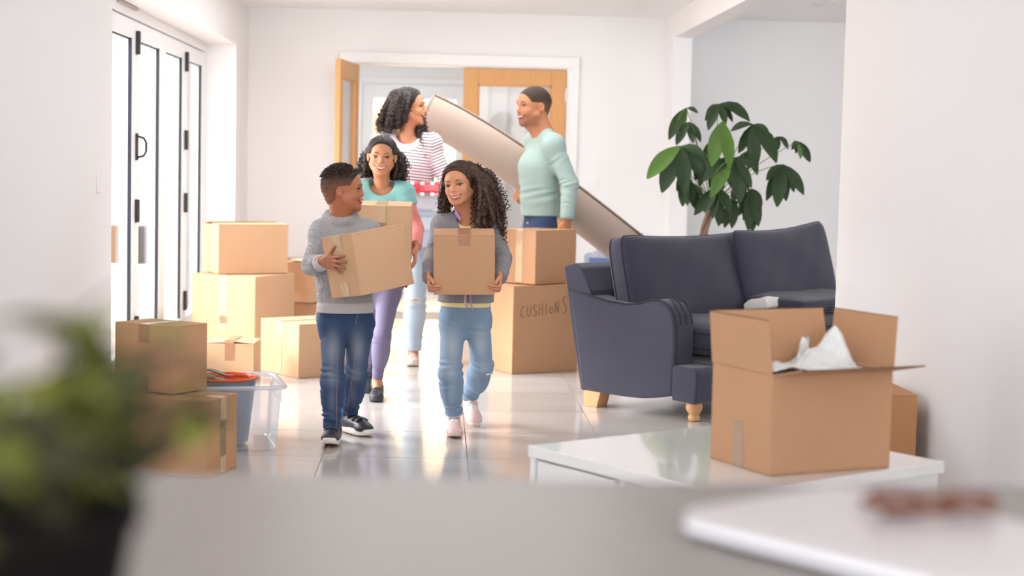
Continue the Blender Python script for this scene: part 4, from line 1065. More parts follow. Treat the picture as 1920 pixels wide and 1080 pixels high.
# ---------------------------------------------------------------- shoe
def shoe(parent, off, heel, toe, up, W0, m_up, m_sole, kind, m_lace, name='shoe', sole_h=.13, m_bot=None):
    heel = np.array(heel, float); toe = np.array(toe, float); y = _n(toe-heel); L_ = np.linalg.norm(toe-heel); x = _n(np.cross(y, up)); z = np.cross(x, y); B = np.stack([x, y, z], 1)
    T = lambda p: (np.asarray(p, float)@B.T)*L_+heel
    g = Grid((-.32, -.14, -.02), (.32, 1.12, .66), .0145)
    g.ell((0, .80, .12), (.178, .205, .125)); g.cap((0, .30, .17), (.0, .72, .15), .155, .15, k=.06)
    g.ell((0, .16, .2), (.145, .165, .22), k=.05); g.cap((0, .24, .28), (0, .52, .20), .12, .10, k=.06)
    g.cap((0, .19, .25), (0, .16, .40), .125, .118, k=.05)
    g.cut((0, .15, .43), (0, -.25, 1)); g.cut((0, 0, sole_h*.7), (0, 0, -1))
    g.ell((0, .155, .50), (.092, .10, .16), k=.01, op='s')
    def topz(x_, y_):
        i = int(round((x_-g.lo[0])/g.h)); j = int(round((y_-g.lo[1])/g.h)); c = g.d[i, j, :]; k = np.nonzero(c < 0)[0]; return g.lo[2]+(k[-1] if len(k) else 10)*g.h
    v, f = g.mesh(); o = np_mesh(name, T(v), f, m_up, parent, off)
    out = []
    for k in range(32):
        a = 2*math.pi*k/32; yy = .5+.535*math.sin(a); wd = .158+.028*math.sin(a)+(.014 if math.sin(a) > .2 else 0)-.012*math.exp(-((yy-.42)/.15)**2)
        out.append((wd*np.sign(math.cos(a))*abs(math.cos(a))**.72, yy))
    rings = [[(a*s_, .5+(b-.5)*s_, z_+(.035*max(0, (b-.75)/.3)**2 if z_ < .05 else .02*max(0, (b-.75)/.3))) for a, b in out] for s_, z_ in ((.93, .0), (.985, .018), (1.0, .05), (1.0, sole_h*.8), (.975, sole_h), (.9, sole_h+.003))]
    q = loft([[tuple(T(p)) for p in r_] for r_ in rings], True, True)
    so = q.build('sole', m_sole, o, smooth=True, off=off)
    if m_bot: loft([[tuple(T((a*.94, .5+(b-.5)*.94, zz+.035*max(0, (b-.75)/.3)**2))) for a, b in out] for zz in (-.006, .002)], True, True).build('outsole', m_bot, so, off=off)
    if kind == 'velcro':
        for yy in (.40, .56, .70):
            q = MB(); vv = []
            for i in range(11):
                xx = (i/10*2-1)*.135; zz = topz(xx, yy)+.012
                vv += [tuple(T((xx, yy-.045, topz(xx, yy-.04)+.026))), tuple(T((xx, yy+.045, topz(xx, yy+.045)+.022)))]
            q.add(vv, [(2*i, 2*i+1, 2*i+3, 2*i+2) for i in range(10)]); s_ = q.build('strap', m_lace, o, smooth=True, off=off); s_.modifiers.new('t', 'SOLIDIFY').thickness = .0035
    else:
        for k, yy in enumerate((.42, .50, .58, .66)):
            for sg_ in (-1, 1):
                MB().tube([T((sg_*(i/4*2-1)*.075, yy+(i/4-.5)*.05, topz(sg_*(i/4*2-1)*.075, yy)+.012)) for i in range(5)], L_*.014, 5).build('lace', m_lace, o, smooth=True, off=off)
        for sg_ in (-1, 1):
            MB().tube([T(p) for p in ((0, .40, topz(0, .40)+.02), (sg_*.07, .42, .37), (sg_*.13, .47, .33), (sg_*.10, .52, .27), (0, .42, topz(0, .42)+.02))], L_*.013, 5).build('lace_bow', m_lace, o, smooth=True, off=off)
        vv = []
        for i in range(11):
            a = math.pi*(i/10); vv.append(T((.135*math.cos(a), .66+.07*math.sin(a), topz(.13*math.cos(a), .66+.07*math.sin(a))+.004)))
        MB().tube(vv, L_*.007, 5).build('toe_seam', m_lace, o, smooth=True, off=off)
    return o

def sweep(parent, off, W_, m, n, part, side, y0, y1, back, a1, th, wav, seed, r=.0022, name='hair_strands', front_drop=0.0):
    """strands combed over the skull from the parting to one side"""
    rr = np.random.RandomState(seed); b = MB(); C0 = V(0, -.07, .13); rad = V(.335+th, .425+th, .365+th)
    for i in range(n):
        u = (i+.5)/n; ys = y0+(y1-y0)*u; bk = back*rr.uniform(.7, 1.2)*(.4+.6*u); ph = rr.uniform(0, 6.28); lift = rr.uniform(0, .02); pts = []
        N2 = 20
        for k in range(N2):
            t = k/(N2-1); a = math.asin(max(-1, min(1, part/.34)))*(1-t)+side*a1*rr.uniform(.98, 1.02)*t if False else math.asin(part/.34)*(1-t)+side*a1*t
            yy = ys-bk*t**1.3+.010*math.sin(t*9+ph)*wav
            d = V(math.sin(a), 0, math.cos(a))*math.sqrt(max(.05, 1-yy*yy))+V(0, yy, 0)
            p = C0+d*rad*(1.0+lift*math.sin(math.pi*t)+.012*wav*math.sin(t*26+ph*2)); pts.append(W_(p))
        b.tube(pts, [r*.6]+[r]*(N2-3)+[r*.8, r*.4], 4)
    return b.build(name, m, parent, smooth=True, off=off)
# ================================================================= PEOPLE
def limb(g, a, b, c, ra, rb, rc, k=.02): g.cap(a, b, ra, rb, k=k); g.cap(b, c, rb, rc, k=k)
def bounds(*pts, m=.14): p = np.array(pts); return p.min(0)-m, p.max(0)+m
def coarse_body(J, fwd, sc):
    """neck, trunk, arms and legs under the clothes, one distance field"""
    fx = _n(V(fwd[0], fwd[1], 0)); sd = V(-fx[1], fx[0], 0)
    pts = [J[k] for k in J]; lo, hi = bounds(*pts, m=.12)
    g = Grid(lo, hi, .0095)
    w = .5*np.linalg.norm(J['shL']-J['shR'])
    g.cap(J['pelvis'], J['chest'], .068*sc, .08*sc, k=.03, fl=(sd, .66)); g.cap(J['shL'], J['shR'], .042*sc, k=.04)
    g.cap(J['chest'], J['neck'], .06*sc, .038*sc, k=.04); g.cap(J['hipL'], J['hipR'], .068*sc, k=.04)
    for s in 'LR':
        limb(g, J['sh'+s], J['el'+s], J['wr'+s], .037*sc, .029*sc, .021*sc); limb(g, J['hip'+s], J['kn'+s], J['an'+s], .062*sc, .043*sc, .03*sc)
        g.cap(J['an'+s], J['toe'+s]*.4+J['an'+s]*.6-V(0, 0, .01), .03*sc, .026*sc, k=.02)
    return g.mesh(), fx, sd
def trouser(parent, off, J, sd, m, r, cut=.05, waist=None, seed=0, amp=.004, name='jeans', hemr=1.0, wide=.66, wear=False):
    lo, hi = bounds(*[J[k+s] for k in ('hip', 'kn', 'an') for s in 'LR'], m=.15); g = Grid(lo, hi, .0052)
    rh, rk, ra = r
    g.cap(J['hipL'], J['hipR'], rh*1.03, k=.03, fl=(V(0, 0, 1), .82)); hw = .5*np.linalg.norm(J['hipL']-J['hipR'])+rh; g.cap(J['pelvis']*.6+(J['hipL']+J['hipR'])*.2, J['pelvis']+V(0, 0, .10), rh*1.0, rh*.97, k=.03, fl=(sd, rh/hw*1.01))
    for s in 'LR':
        hp_, kn_, an_ = J['hip'+s], J['kn'+s], J['an'+s]
        md = hp_*.5+kn_*.5; g2 = [(hp_, kn_, rh, rk), (kn_, an_, rk*1.0, ra)]
        for a, b, p, q in g2: g.cap(a, b, p, q, k=.022)
        cf = kn_*.72+an_*.28+V(0, .008, 0); g.ell(cf, (rk*.98, rk*1.05, .09), k=.04)
        ds = _n(an_-kn_)
        g.folds(kn_-_n(kn_-hp_)*.10, kn_+ds*.10, amp, .032, seed, .11); g.folds(an_-ds*.13, an_+ds*.01, amp*1.1, .026, seed+1, .09); g.folds(hp_+V(0, 0, .03), hp_*.6+kn_*.4, amp*.7, .05, seed+2, .12, 2.2)
        g.cut(an_+ds*cut, ds, .11)
    wz = waist if waist is not None else J['pelvis'][2]+.11
    g.cut((0, 0, wz), (0, 0, 1))
    v, f = g.mesh(); o = np_mesh(name, v, f, m, parent, off)
    if wear and len(o.data.vertices) == len(v):      # worn pale thighs and knees
        a = o.data.attributes.new('fade', 'FLOAT', 'POINT'); w_ = np.ones(len(v))
        for s in 'LR':
            for t, rx, rz, am in ((.45, .030, .075, .75), (1.0, .028, .035, .5), (1.45, .018, .06, .3)):
                c = J['hip'+s]*(1-t)+J['kn'+s]*t if t <= 1 else J['kn'+s]*(2-t)+J['an'+s]*(t-1)
                w_ -= am*np.exp(-((v[:, 0]-c[0])/rx)**2-((v[:, 2]-c[2])/rz)**2)*(v[:, 1] < c[1])
        a.data.foreach_set('value', np.clip(w_, 0, 1).astype(np.float32))
    return o, g
def gsurf(g, p, d, n=60, st=.004):
    """march from outside point p along d to the surface of grid g"""
    p = np.array(p, float); d = _n(d)
    for i in range(n*3):
        q = p+d*st*i; k = np.round((q-g.lo)/g.h).astype(int)
        if np.all(k >= 0) and np.all(k < g.n) and g.d[tuple(k)] < 0: return q
    return None
def top_garment(parent, off, J, fx, sd, mats, R, hem, seed=0, amp=.004, name='sweater', wide=.66, h=.0052, cuff=.0, neckcut=None, mfn=None, hem_n=(0, 0, -1), extra=None, sleeves='LR', depth=1.0, k=.03, el_scale=1.0, flare=0):
    """R: chest r, waist r, shoulder r, elbow r, wrist r"""
    pts = [J['neck'], J['pelvis'], J['chest'], J['shL'], J['shR']]+[J[a+s] for s in sleeves for a in ('el', 'wr')]
    lo, hi = bounds(*pts, m=.15); lo[2] = min(lo[2], hem-.03); g = Grid(lo, hi, h)
    rc, rw, rs, re, rwr = R
    mid = J['chest']*.5+J['pelvis']*.5
    g.cap(mid, J['chest'], rw, rc, k=.02, fl=(sd, wide)); g.cap(V(J['pelvis'][0], J['pelvis'][1], hem-.02), mid, rw*(1.03+flare), rw, k=.02, fl=(sd, wide))
    g.cap(J['shL'], J['shR'], rs*1.05, k=.045); g.cap(J['chest'], J['neck'], rc*.8, rs*.75, k=.05)
    for s in 'LR': g.cap(J['neck']-V(0, 0, .012), J['sh'+s]+V(0, 0, .006), rs*.72, rs*.88, k=.03); g.cap(J['chest'], J['sh'+s], rs*1.05, rs*.95, k=.05)
    for s in sleeves:
        g.cap(J['sh'+s], J['el'+s], rs, re, k=.026); g.cap(J['el'+s], J['wr'+s], re, rwr, k=.012)
        u = _n(J['el'+s]-J['sh'+s]); w = _n(J['wr'+s]-J['el'+s])
        g.folds(J['el'+s]-u*.09, J['el'+s]+w*.09, amp*1.2, .028, seed+3, .085); g.folds(J['el'+s]+w*.02, J['wr'+s], amp, .024, seed+5, .07)
        g.folds(J['sh'+s]-V(0, 0, .02), J['sh'+s]*.4+J['el'+s]*.6, amp*.7, .045, seed+7, .09)
        g.cut(J['wr'+s]-w*cuff, w, .075)
    g.folds(J['chest']-V(0, 0, .02), V(J['pelvis'][0], J['pelvis'][1], hem), amp*.9, .055, seed+9, .24, 2.0)
    if extra: extra(g)
    g.cut((J['pelvis'][0], J['pelvis'][1], hem), hem_n, .0 or None)
    if neckcut is not None:
        for c, r_ in neckcut: g.ell(c, r_, op='s', k=.004)
    v, f = g.mesh(); o = np_mesh(name, v, f, mats, parent, off, mfn=mfn)
    return o, g
def seam(g, pts, d, m, parent, off, name='seam', r=.0008, push=.0045):
    q = [gsurf(g, p, d) for p in pts]; q = [a-_n(d)*push for a in q if a is not None]
    if len(q) > 2: MB().tube(q, r, 5).build(name, m, parent, smooth=True, off=off)
def near(c, p, r): return ((c-np.array(p))**2).sum(1) < r*r
skin_b = mat('warm_brown_skin', srgb(172, 108, 76), .48, ('noise', 160, .08), .4, sss=.06)
skin_g = mat('light_brown_skin', srgb(204, 142, 106), .48, ('noise', 160, .08), .4, sss=.06)
skin_w = mat('golden_brown_skin', srgb(206, 146, 108), .48, ('noise', 160, .08), .4, sss=.06)
skin_m = mat('tan_brown_skin', srgb(190, 128, 92), .5, ('noise', 160, .08), .4, sss=.06)
m_stitch = mat('tan_stitching', srgb(190, 160, 120), .8)
def body_obj(root, off, parts, m):
    v, f = joinm(parts); return np_mesh('body', v, f, m, root, off)

# ------------------------------------------------------------------ BOY
def boy():
    y = 7.38
    J = dict(neck=PY(638, 410, y), chest=PY(643, 466, y), pelvis=PY(648, 592, y-.01), shR=PY(606, 437, y-.01), shL=PY(688, 437, y+.02),
             elR=PY(584, 497, y-.06), wrR=PY(609, 492, 7.135), elL=PY(714, 492, y+.04), wrL=PY(742, 522, 7.42),
             hipR=PY(625, 612, y), hipL=PY(674, 612, y+.02), knR=PY(624, 706, 7.30), anR=PY(622, 800, 7.27), toeR=PY(617, 838, 7.14),
             knL=PY(668, 700, 7.42), anL=PY(655, 776, 7.56), toeL=PY(694, 815, 7.44))
    off = V(J['pelvis'][0], J['pelvis'][1], 0)
    r = empty('person', tuple(off), 0, 'boy in grey waffle hoodie and dark jeans, carrying a tilted box, looking right', 'person')
    fwd = V(.22, -1, 0); (cb), fx, sd = coarse_body(J, fwd, .78)
    hd, W_, hg, R = head(r, off, PY(645, 357, 7.36), .200, V(1, -.10, .07), 0, J['neck']-V(0, 0, .03), .047, skin_b, srgb(186, 104, 92), open_=.95, brow=.013, jaw=1.0)
    N_ = V(.74, .67, 0)
    hR = hand(PY(609, 490, 7.135)-.007*N_, V(.68, -.73, -.04), N_, .152, V(-.1, 0, 1), curl=(-3, 6, 6), spread=1.35, tcurl=-.4, tsp=.5)
    hL = hand(J['wrL'], V(.45, -.75, -.4), V(-.2, -.6, .6), .13, V(0, -.2, 1), curl=(20, 25, 20))
    body_obj(r, off, [hd, hR, hL, cb], skin_b)
    # hoodie with split hem, lighter cuffs and hem band, bunched hood
    mw = waffle('grey_waffle_knit', srgb(178, 176, 178)); mr = mat('light_grey_rib', srgb(196, 192, 192), .95, ('wave', 90, .3, (1, 1, 1)))
    hem = PY(650, 588, 7.3)[2]
    def extra(g):
        nk = J['neck']
        for k in range(12):   # hood ring
            a = k*math.pi/6; b = a+math.pi/6
            P_ = lambda a: nk+V(.058*math.cos(a), .054*math.sin(a)+.008, .004+.016*math.sin(a))
            rr_ = .022+.010*max(0, math.sin(a+.5))
            g.cap(P_(a), P_(b), rr_, k=.01)
        g.cap(nk+V(-.05, .07, -.02), nk+V(.04, .08, -.02), .035, k=.03)
    def mf(c): return (((c[:, 2] < hem+.045) | near(c, J['wrR']-V(.02, -.03, 0), .045) | near(c, J['wrL'], .04))).astype(int)
    o, g = top_garment(r, off, J, fx, sd, [mw, mr], (.078, .085, .050, .044, .034), hem, 1, .0045, 'waffle_hoodie', wide=.70, extra=extra, mfn=mf, cuff=.012, neckcut=[(J['neck']+V(0.004, -.0, .066), (.046, .046, .062))], flare=.03)
    MB().tube([V(0, 0, 0)+J['pelvis']+V(-.115, .01, hem-J['pelvis'][2]+.03), J['pelvis']+V(-.122, .03, hem-J['pelvis'][2]-.03), J['pelvis']+V(-.118, .05, hem-J['pelvis'][2]-.075)], [.012, .014, .01], 8).build('back_hem_tail', mw, o, smooth=True, off=off)
    mj = fademat('dark_blue_denim', srgb(150, 160, 172), srgb(42, 68, 106), .25)
    o, g = trouser(r, off, J, sd, mj, (.061, .046, .0375), cut=.012, waist=hem+.02, seed=3, amp=.0058, wide=.80, wear=True)
    for s, dx in (('R', .022), ('L', -.012)):
        seam(g, [J['hip'+s]*(1-t)+J['kn'+s]*t+V(dx, -.3, 0) for t in np.linspace(.25, 1, 12)]+[J['kn'+s]*(1-t)+J['an'+s]*t+V(dx, -.3, 0) for t in np.linspace(.1, .98, 12)], (0, 1, 0), m_stitch, o, off)
    seam(g, [PY(667-t*8, 590+t*32, 7.0) for t in np.linspace(0, 1, 8)], (0, 1, 0), m_stitch, o, off)
    mu = mat('black_leather', srgb(40, 42, 50), .42, ('noise', 120, .1)); ms = mat('white_rubber_sole', srgb(235, 230, 224), .5); mg = mat('gum_sole', srgb(206, 160, 108), .6)
    shoe(r, off, J['anR']+V(.012, .075, -.082), J['toeR']+V(-.0, -.02, .012), V(0, 0, 1), 0, mu, ms, 'velcro', mat('black_velcro_strap', srgb(62, 64, 74), .5), sole_h=.115, m_bot=mg)
    shoe(r, off, J['anL']+V(-.045, .045, -.075), J['toeL']+V(.0, -.015, -.005), V(0, 0, 1), 0, mu, ms, 'velcro', mat('black_velcro_strap', srgb(62, 64, 74), .5), sole_h=.115, m_bot=mg)
    hc = srgb(52, 36, 28)
    fm = fademat('short_faded_hair', srgb(150, 96, 68), hc)
    hh = scalp_hair(r, off, W_, .2, fm, .06, .016, front=.27, rough=.014, side_cut=-.03, back_cut=-.33, fade=(-.12, .30, .25))
    rr = np.random.RandomState(2); b = MB()
    for _ in range(620):
        a = rr.normal(size=3); a[2] = abs(a[2])*1.0+.55; a = _n(a); p = V(0, -.07, .15)+a*V(.335, .41, .40)
        if p[1] > .25 or p[2] < .30: continue
        q = [W_(p+a*t+V(.02*math.sin(t*60+_), .02*math.cos(t*60+_), 0)) for t in (0, .025, .05, .07)]; b.tube(q, [.0028, .003, .0024, .0012], 4, True)
    b.build('hair_tufts', mat('boy_hair', hc, .7), hh, smooth=True, off=off)
    return r
boy()

# ------------------------------------------------------------------ GIRL IN FRONT
def girl():
    y = 7.54
    J = dict(neck=PY(876, 404, y), chest=PY(876, 462, y), pelvis=PY(873, 578, y), shR=PY(832, 424, y), shL=PY(920, 426, y+.01),
             elR=PY(810, 482, y-.05), wrR=PY(806, 521, 7.225), elL=PY(944, 484, y-.05), wrL=PY(936.5, 521, 7.225),
             hipR=PY(849, 606, y), hipL=PY(896, 606, y+.02), knR=PY(844, 695, 7.49), anR=PY(851, 778, 7.56), toeR=PY(852, 818, 7.46),
             knL=PY(904, 688, 7.62), anL=PY(880, 742, 7.88), toeL=PY(889, 799, 7.775))
    off = V(J['pelvis'][0], J['pelvis'][1], 0)
    r = empty('person', tuple(off), 0, 'smiling girl with long curly hair, grey hooded jacket and light jeans, holding a box', 'person')
    cb, fx, sd = coarse_body(J, V(0, -1, 0), .76)
    H = .198
    hd, W_, hg, R = head(r, off, PY(862, 347, 7.49), H, V(-.42, -1, -.02), -.14, J['neck']-V(0, 0, .03), .043, skin_g, srgb(196, 112, 100), open_=.42, brow=.010, jaw=.92, gaze=(.25, 1, .0), female=True)
    hR = hand(PY(804.5, 522, 7.205), V(.04, -.78, -.62), V(1, -.04, .06), .130, V(.2, -.8, .5), curls_=[(62, 30, 14), (70, 34, 16), (76, 36, 20), (80, 40, 20)], spread=.6, tcurl=.1)
    hL = hand(PY(937, 522, 7.205), V(-.04, -.78, -.62), V(-1, -.04, .06), .130, V(-.2, -.8, .5), curls_=[(62, 30, 14), (70, 34, 16), (76, 36, 20), (80, 40, 20)], spread=.6, tcurl=.1)
    body_obj(r, off, [hd, hR, hL, cb], skin_g)
    myel = mat('pale_yellow_cotton', srgb(242, 222, 160), .9); mgr = mat('grey_marl_jersey', srgb(134, 132, 136), .95, ('noise', 300, .2), noise=(150, .6, (1, 1, 2.2)))
    mpp = mat('lilac_cotton', srgb(190, 150, 205), .9)
    J2 = dict(J)
    top_garment(r, off, J, fx, sd, myel, (.066, .072, .036, .03, .02), PY(873, 575, y)[2], 4, .002, 'yellow_top', wide=.66, cuff=.06, neckcut=[(J['neck']+V(-.004, -.02, .0), (.05, .06, .05))])
    hem = PY(873, 566, y)[2]
    def extra(g):
        nk = J['neck']
        for k in range(14):
            a = -.45*math.pi+k*(1.9*math.pi)/14+.0; a = math.pi*1.5+.42+k*(2*math.pi-.84)/14; b = a+(2*math.pi-.84)/14
            P_ = lambda a: nk+V(.064*math.cos(a), .058*math.sin(a)+.004, -.020+.022*math.sin(a))
            g.cap(P_(a), P_(b), .017+.012*max(0, math.sin(a)), k=.008)
        # jacket open down the front
        q = g.sl((nk[0]-.04, nk[1]-.3, hem-.1), (nk[0]+.04, nk[1]-.02, nk[2]+.1)); S_, X, Y, Z = q
        e = (.006+.055*np.clip((Z-(nk[2]-.11))/.12, 0, 1)-np.abs(X-nk[0]+.002)+0*Y).astype(np.float32); g.d[S_] = np.maximum(g.d[S_], e)
    o, g = top_garment(r, off, J, fx, sd, mgr, (.074, .079, .046, .038, .034), hem, 8, .004, 'grey_hooded_jacket', wide=.66, extra=extra, neckcut=[(J['neck']+V(-.002, -.012, .03), (.046, .052, .06))], cuff=.0, flare=.06)
    for s in (-1, 1):
        MB().tube([J['neck']+V(s*.03+.0, -.075, -.02), J['neck']+V(s*.05, -.05, .012), J['neck']+V(s*.045, -.01, .03)], [.006, .009, .008], 8).build('hood_lining', mpp, o, smooth=True, off=off)
        MB().tube([J['neck']+V(.01+s*.012, -.098, -.19), PY(877+s*5, 560, 7.42), PY(881+s*4.5, 582, 7.43)], .0032, 6).build('drawstring', mpp, o, smooth=True, off=off)
    mj = fademat('light_blue_denim', srgb(190, 202, 212), srgb(124, 150, 176), .25)
    o, g = trouser(r, off, J, sd, mj, (.0575, .049, .039), cut=-.005, waist=PY(873, 572, y)[2]+.02, seed=11, amp=.0055, wide=.80, wear=True)
    for s in 'LR':
        a = J['an'+s]-_n(J['an'+s]-J['kn'+s])*.008
        n = 16; u = _n(J['an'+s]-J['kn'+s]); p = _n(np.cross(u, (0, 1, 0))); q = np.cross(u, p)
        MB().tube([a+.0395*(math.cos(k*2*math.pi/n)*p+math.sin(k*2*math.pi/n)*q) for k in range(n+1)], .0035, 6, False).build('hem', mj, o, smooth=True, off=off)
    seam(g, [PY(877, 575+t*28, 7.3) for t in np.linspace(0, 1, 7)], (0, 1, 0), mat('denim_seam', srgb(120, 146, 176), .9), o, off)
    for k in range(7):
        a = rrr.uniform(0, 6.28); p = gsurf(g, J['knL']+V(.018+.004*k, -.3, -.028+.006*math.sin(k*2)), (0, 1, 0))
        if p is not None: MB().tube([p+V(-.012, -.001, 0), p+V(0, -.004, .004*math.sin(a)), p+V(.012, -.001, .006*math.cos(a))], .0016, 5).build('frayed_thread', mat('white_thread', srgb(236, 238, 242), .9), o, off=off)
    mu = mat('pink_leather', srgb(230, 196, 190), .5, ('noise', 120, .08)); ms = mat('pink_rubber', srgb(226, 200, 188), .55); ml = mat('white_lace', srgb(244, 232, 228), .8)
    shoe(r, off, J['anR']+V(-.0, .07, -.085), J['toeR']+V(.0, -.045, .0), V(0, 0, 1), 0, mu, ms, 'lace', ml, sole_h=.12)
    shoe(r, off, J['anL']+V(-.012, .055, -.055), J['toeL']+V(.006, -.03, -.003), V(0, .25, 1), 0, mu, ms, 'lace', ml, sole_h=.12)
    for s in 'LR': MB().tube([J['an'+s], J['an'+s]+V(0, .005, -.05)], .026, 12).build('sock', mat('pink_sock', srgb(236, 212, 206), .9), r, smooth=True, off=off)
    curls(r, off, W_, None, R, H, [
        (80, 908, 380, 946, 462, 7.46, 7.60, (-1, -1, -.3), (-.3, .0, .7), .42),
        (54, 892, 400, 928, 445, 7.42, 7.50, (-1, -.4, .0), (-.55, .12, .7), .30),
        (46, 824, 385, 838, 422, 7.50, 7.62, (.45, -.9, -.1), (1, -.05, .7), .16),
        (44, 850, 395, 925, 450, 7.60, 7.68, (-.9, -1, -.2), (.8, -.6, 1), .3),
        (40, 892, 345, 930, 400, 7.44, 7.58, (-1, -.5, .2), (-.5, .1, .9), .34)],
        m_hair2, 5, rc=.0056, rt=.0019, pitch=.016, bulk=.0165)
    scalp_hair(r, off, W_, H, m_hair2, .05, .045, front=.255, rough=.010, side_cut=None, back_cut=-.4, name='hair')
    for sd_, n_ in ((-1, 50), (1, 40)): sweep(r.children[-1], off, W_, m_hair2, n_, .10, sd_, .76, -.7, .32, 1.65, .055, 1.6, 17+sd_, r=.0026)
    return r
rrr = np.random.RandomState(1)
girl()

# ------------------------------------------------------------------ GIRL BEHIND
def girl2():
    y = 8.62
    J = dict(neck=PY(716, 343, y), chest=PY(717, 400, y), pelvis=PY(716, 520, y), shR=PY(680, 361, y), shL=PY(756, 363, y),
             elR=PY(664, 425, y-.06), wrR=PY(664, 466, 8.36), elL=PY(781, 428, y-.05), wrL=PY(780, 464, 8.38),
             hipR=PY(702, 548, y+.02), hipL=PY(733-4, 548, y), knR=PY(699, 632, 8.78), anR=PY(692, 700, 9.02), toeR=PY(690, 742, 8.86),
             knL=PY(717, 630, 8.55), anL=PY(707, 714, 8.64), toeL=PY(706, 753, 8.54))
    off = V(J['pelvis'][0], J['pelvis'][1], 0)
    r = empty('person', tuple(off), 0, 'older girl in mint T-shirt over pink sleeves, smiling at the camera behind a box', 'person')
    cb, fx, sd = coarse_body(J, V(0, -1, 0), .80)
    H = .205
    hd, W_, hg, R = head(r, off, PY(716, 294, 8.56), H*1.0, V(.0, -1, -.03), .035, J['neck']-V(0, 0, .03), .040, skin_g, srgb(200, 104, 96), open_=.5, brow=.010, jaw=.9, female=True)
    hL = hand(PY(780, 466, 8.33), V(-.06, -.5, -.86), V(-1, .05, 0), .140, V(-.1, -.9, .3), curl=(16, 24, 18), spread=.35, tcurl=.7)
    hR = hand(J['wrR'], V(.1, -.4, -.9), V(1, 0, 0), .135, V(.1, -.9, .3), curl=(14, 22, 18))
    body_obj(r, off, [hd, hL, hR, cb], skin_g)
    mpk = mat('coral_pink_jersey', srgb(222, 134, 130), .9); mmt = mat('mint_cotton', srgb(140, 200, 196), .9)
    hem = PY(716, 520, y)[2]
    o, g = top_garment(r, off, J, fx, sd, mpk, (.070, .074, .043, .037, .030), hem, 21, .0035, 'pink_long_sleeve_top', wide=.66, cuff=.0, neckcut=[(J['neck']+V(0, -.03, .0), (.076, .10, .09))])
    J3 = dict(J); 
    for s in 'LR': J3['el'+s] = J['sh'+s]*.8+J['el'+s]*.2; J3['wr'+s] = J['sh'+s]*.62+J['el'+s]*.38
    o, g = top_garment(r, off, J3, fx, sd, mmt, (.078, .082, .049, .050, .050), hem-.01, 23, .003, 'mint_tshirt', wide=.66, cuff=.0, neckcut=[(J['neck']+V(0, -.035, .0), (.066, .085, .066))])
    ml = mat('grey_purple_leggings', srgb(122, 114, 142), .8, ('noise', 60, .1), noise=(8, .1))
    trouser(r, off, J, sd, ml, (.062, .042, .027), cut=-.01, waist=hem+.03, seed=31, amp=.0022, name='leggings', wide=.85)
    mu = mat('black_leather', srgb(40, 42, 50), .42); ms = mat('dark_grey_rubber', srgb(58, 56, 60), .5)
    for s in 'LR': MB().tube([J['an'+s]+V(0, 0, -.0), J['an'+s]+V(0, .008, -.045)], .027, 12).build('sock', mat('white_sock', srgb(240, 234, 232), .9), r, smooth=True, off=off)
    shoe(r, off, J['anL']+V(.004, .075, -.098), J['toeL']+V(-.003, -.04, .0), V(0, 0, 1), 0, mu, ms, 'lace', mu, sole_h=.16)
    shoe(r, off, J['anR']+V(-.0, .06, -.075), J['toeR']+V(0, -.03, .0), V(0, .2, 1), 0, mu, ms, 'lace', mu, sole_h=.16)
    curls(r, off, W_, None, R, H, [
        (75, 672, 312, 696, 338, 8.58, 8.68, (.5, -.8, -.6), (1, -.3, .1), .12),
        (75, 738, 312, 764, 346, 8.58, 8.70, (-1, -.8, -.6), (-.5, -.3, .1), .12),
        (40, 690, 330, 745, 350, 8.66, 8.72, (-.7, -1, -.3), (.7, -.7, .2), .1)],
        m_hair, 8, rc=.006, rt=.0019, pitch=.018, bulk=.019)
    hh = scalp_hair(r, off, W_, H, mat('smooth_dark_hair', srgb(46, 34, 32), .4, ('noise', 60, .5, (6, 1, 1))), .030, .026, front=.26, rough=.004, side_cut=.0, back_cut=-.42)
    for sd_ in (-1, 1): sweep(hh, off, W_, mat('smooth_dark_hair', srgb(46, 34, 32), .4), 46, -.02, sd_, .80, -.75, .30, 1.75, .036, .5, 7+sd_)
    MB().tube([W_(V(-.03, .20, .455)), W_(V(-.02, .10, .515)), W_(V(-.02, -.05, .53))], [.0012, .0016, .001], 6).build('hair_parting', skin_g, hh, smooth=True, off=off)
    return r
girl2()

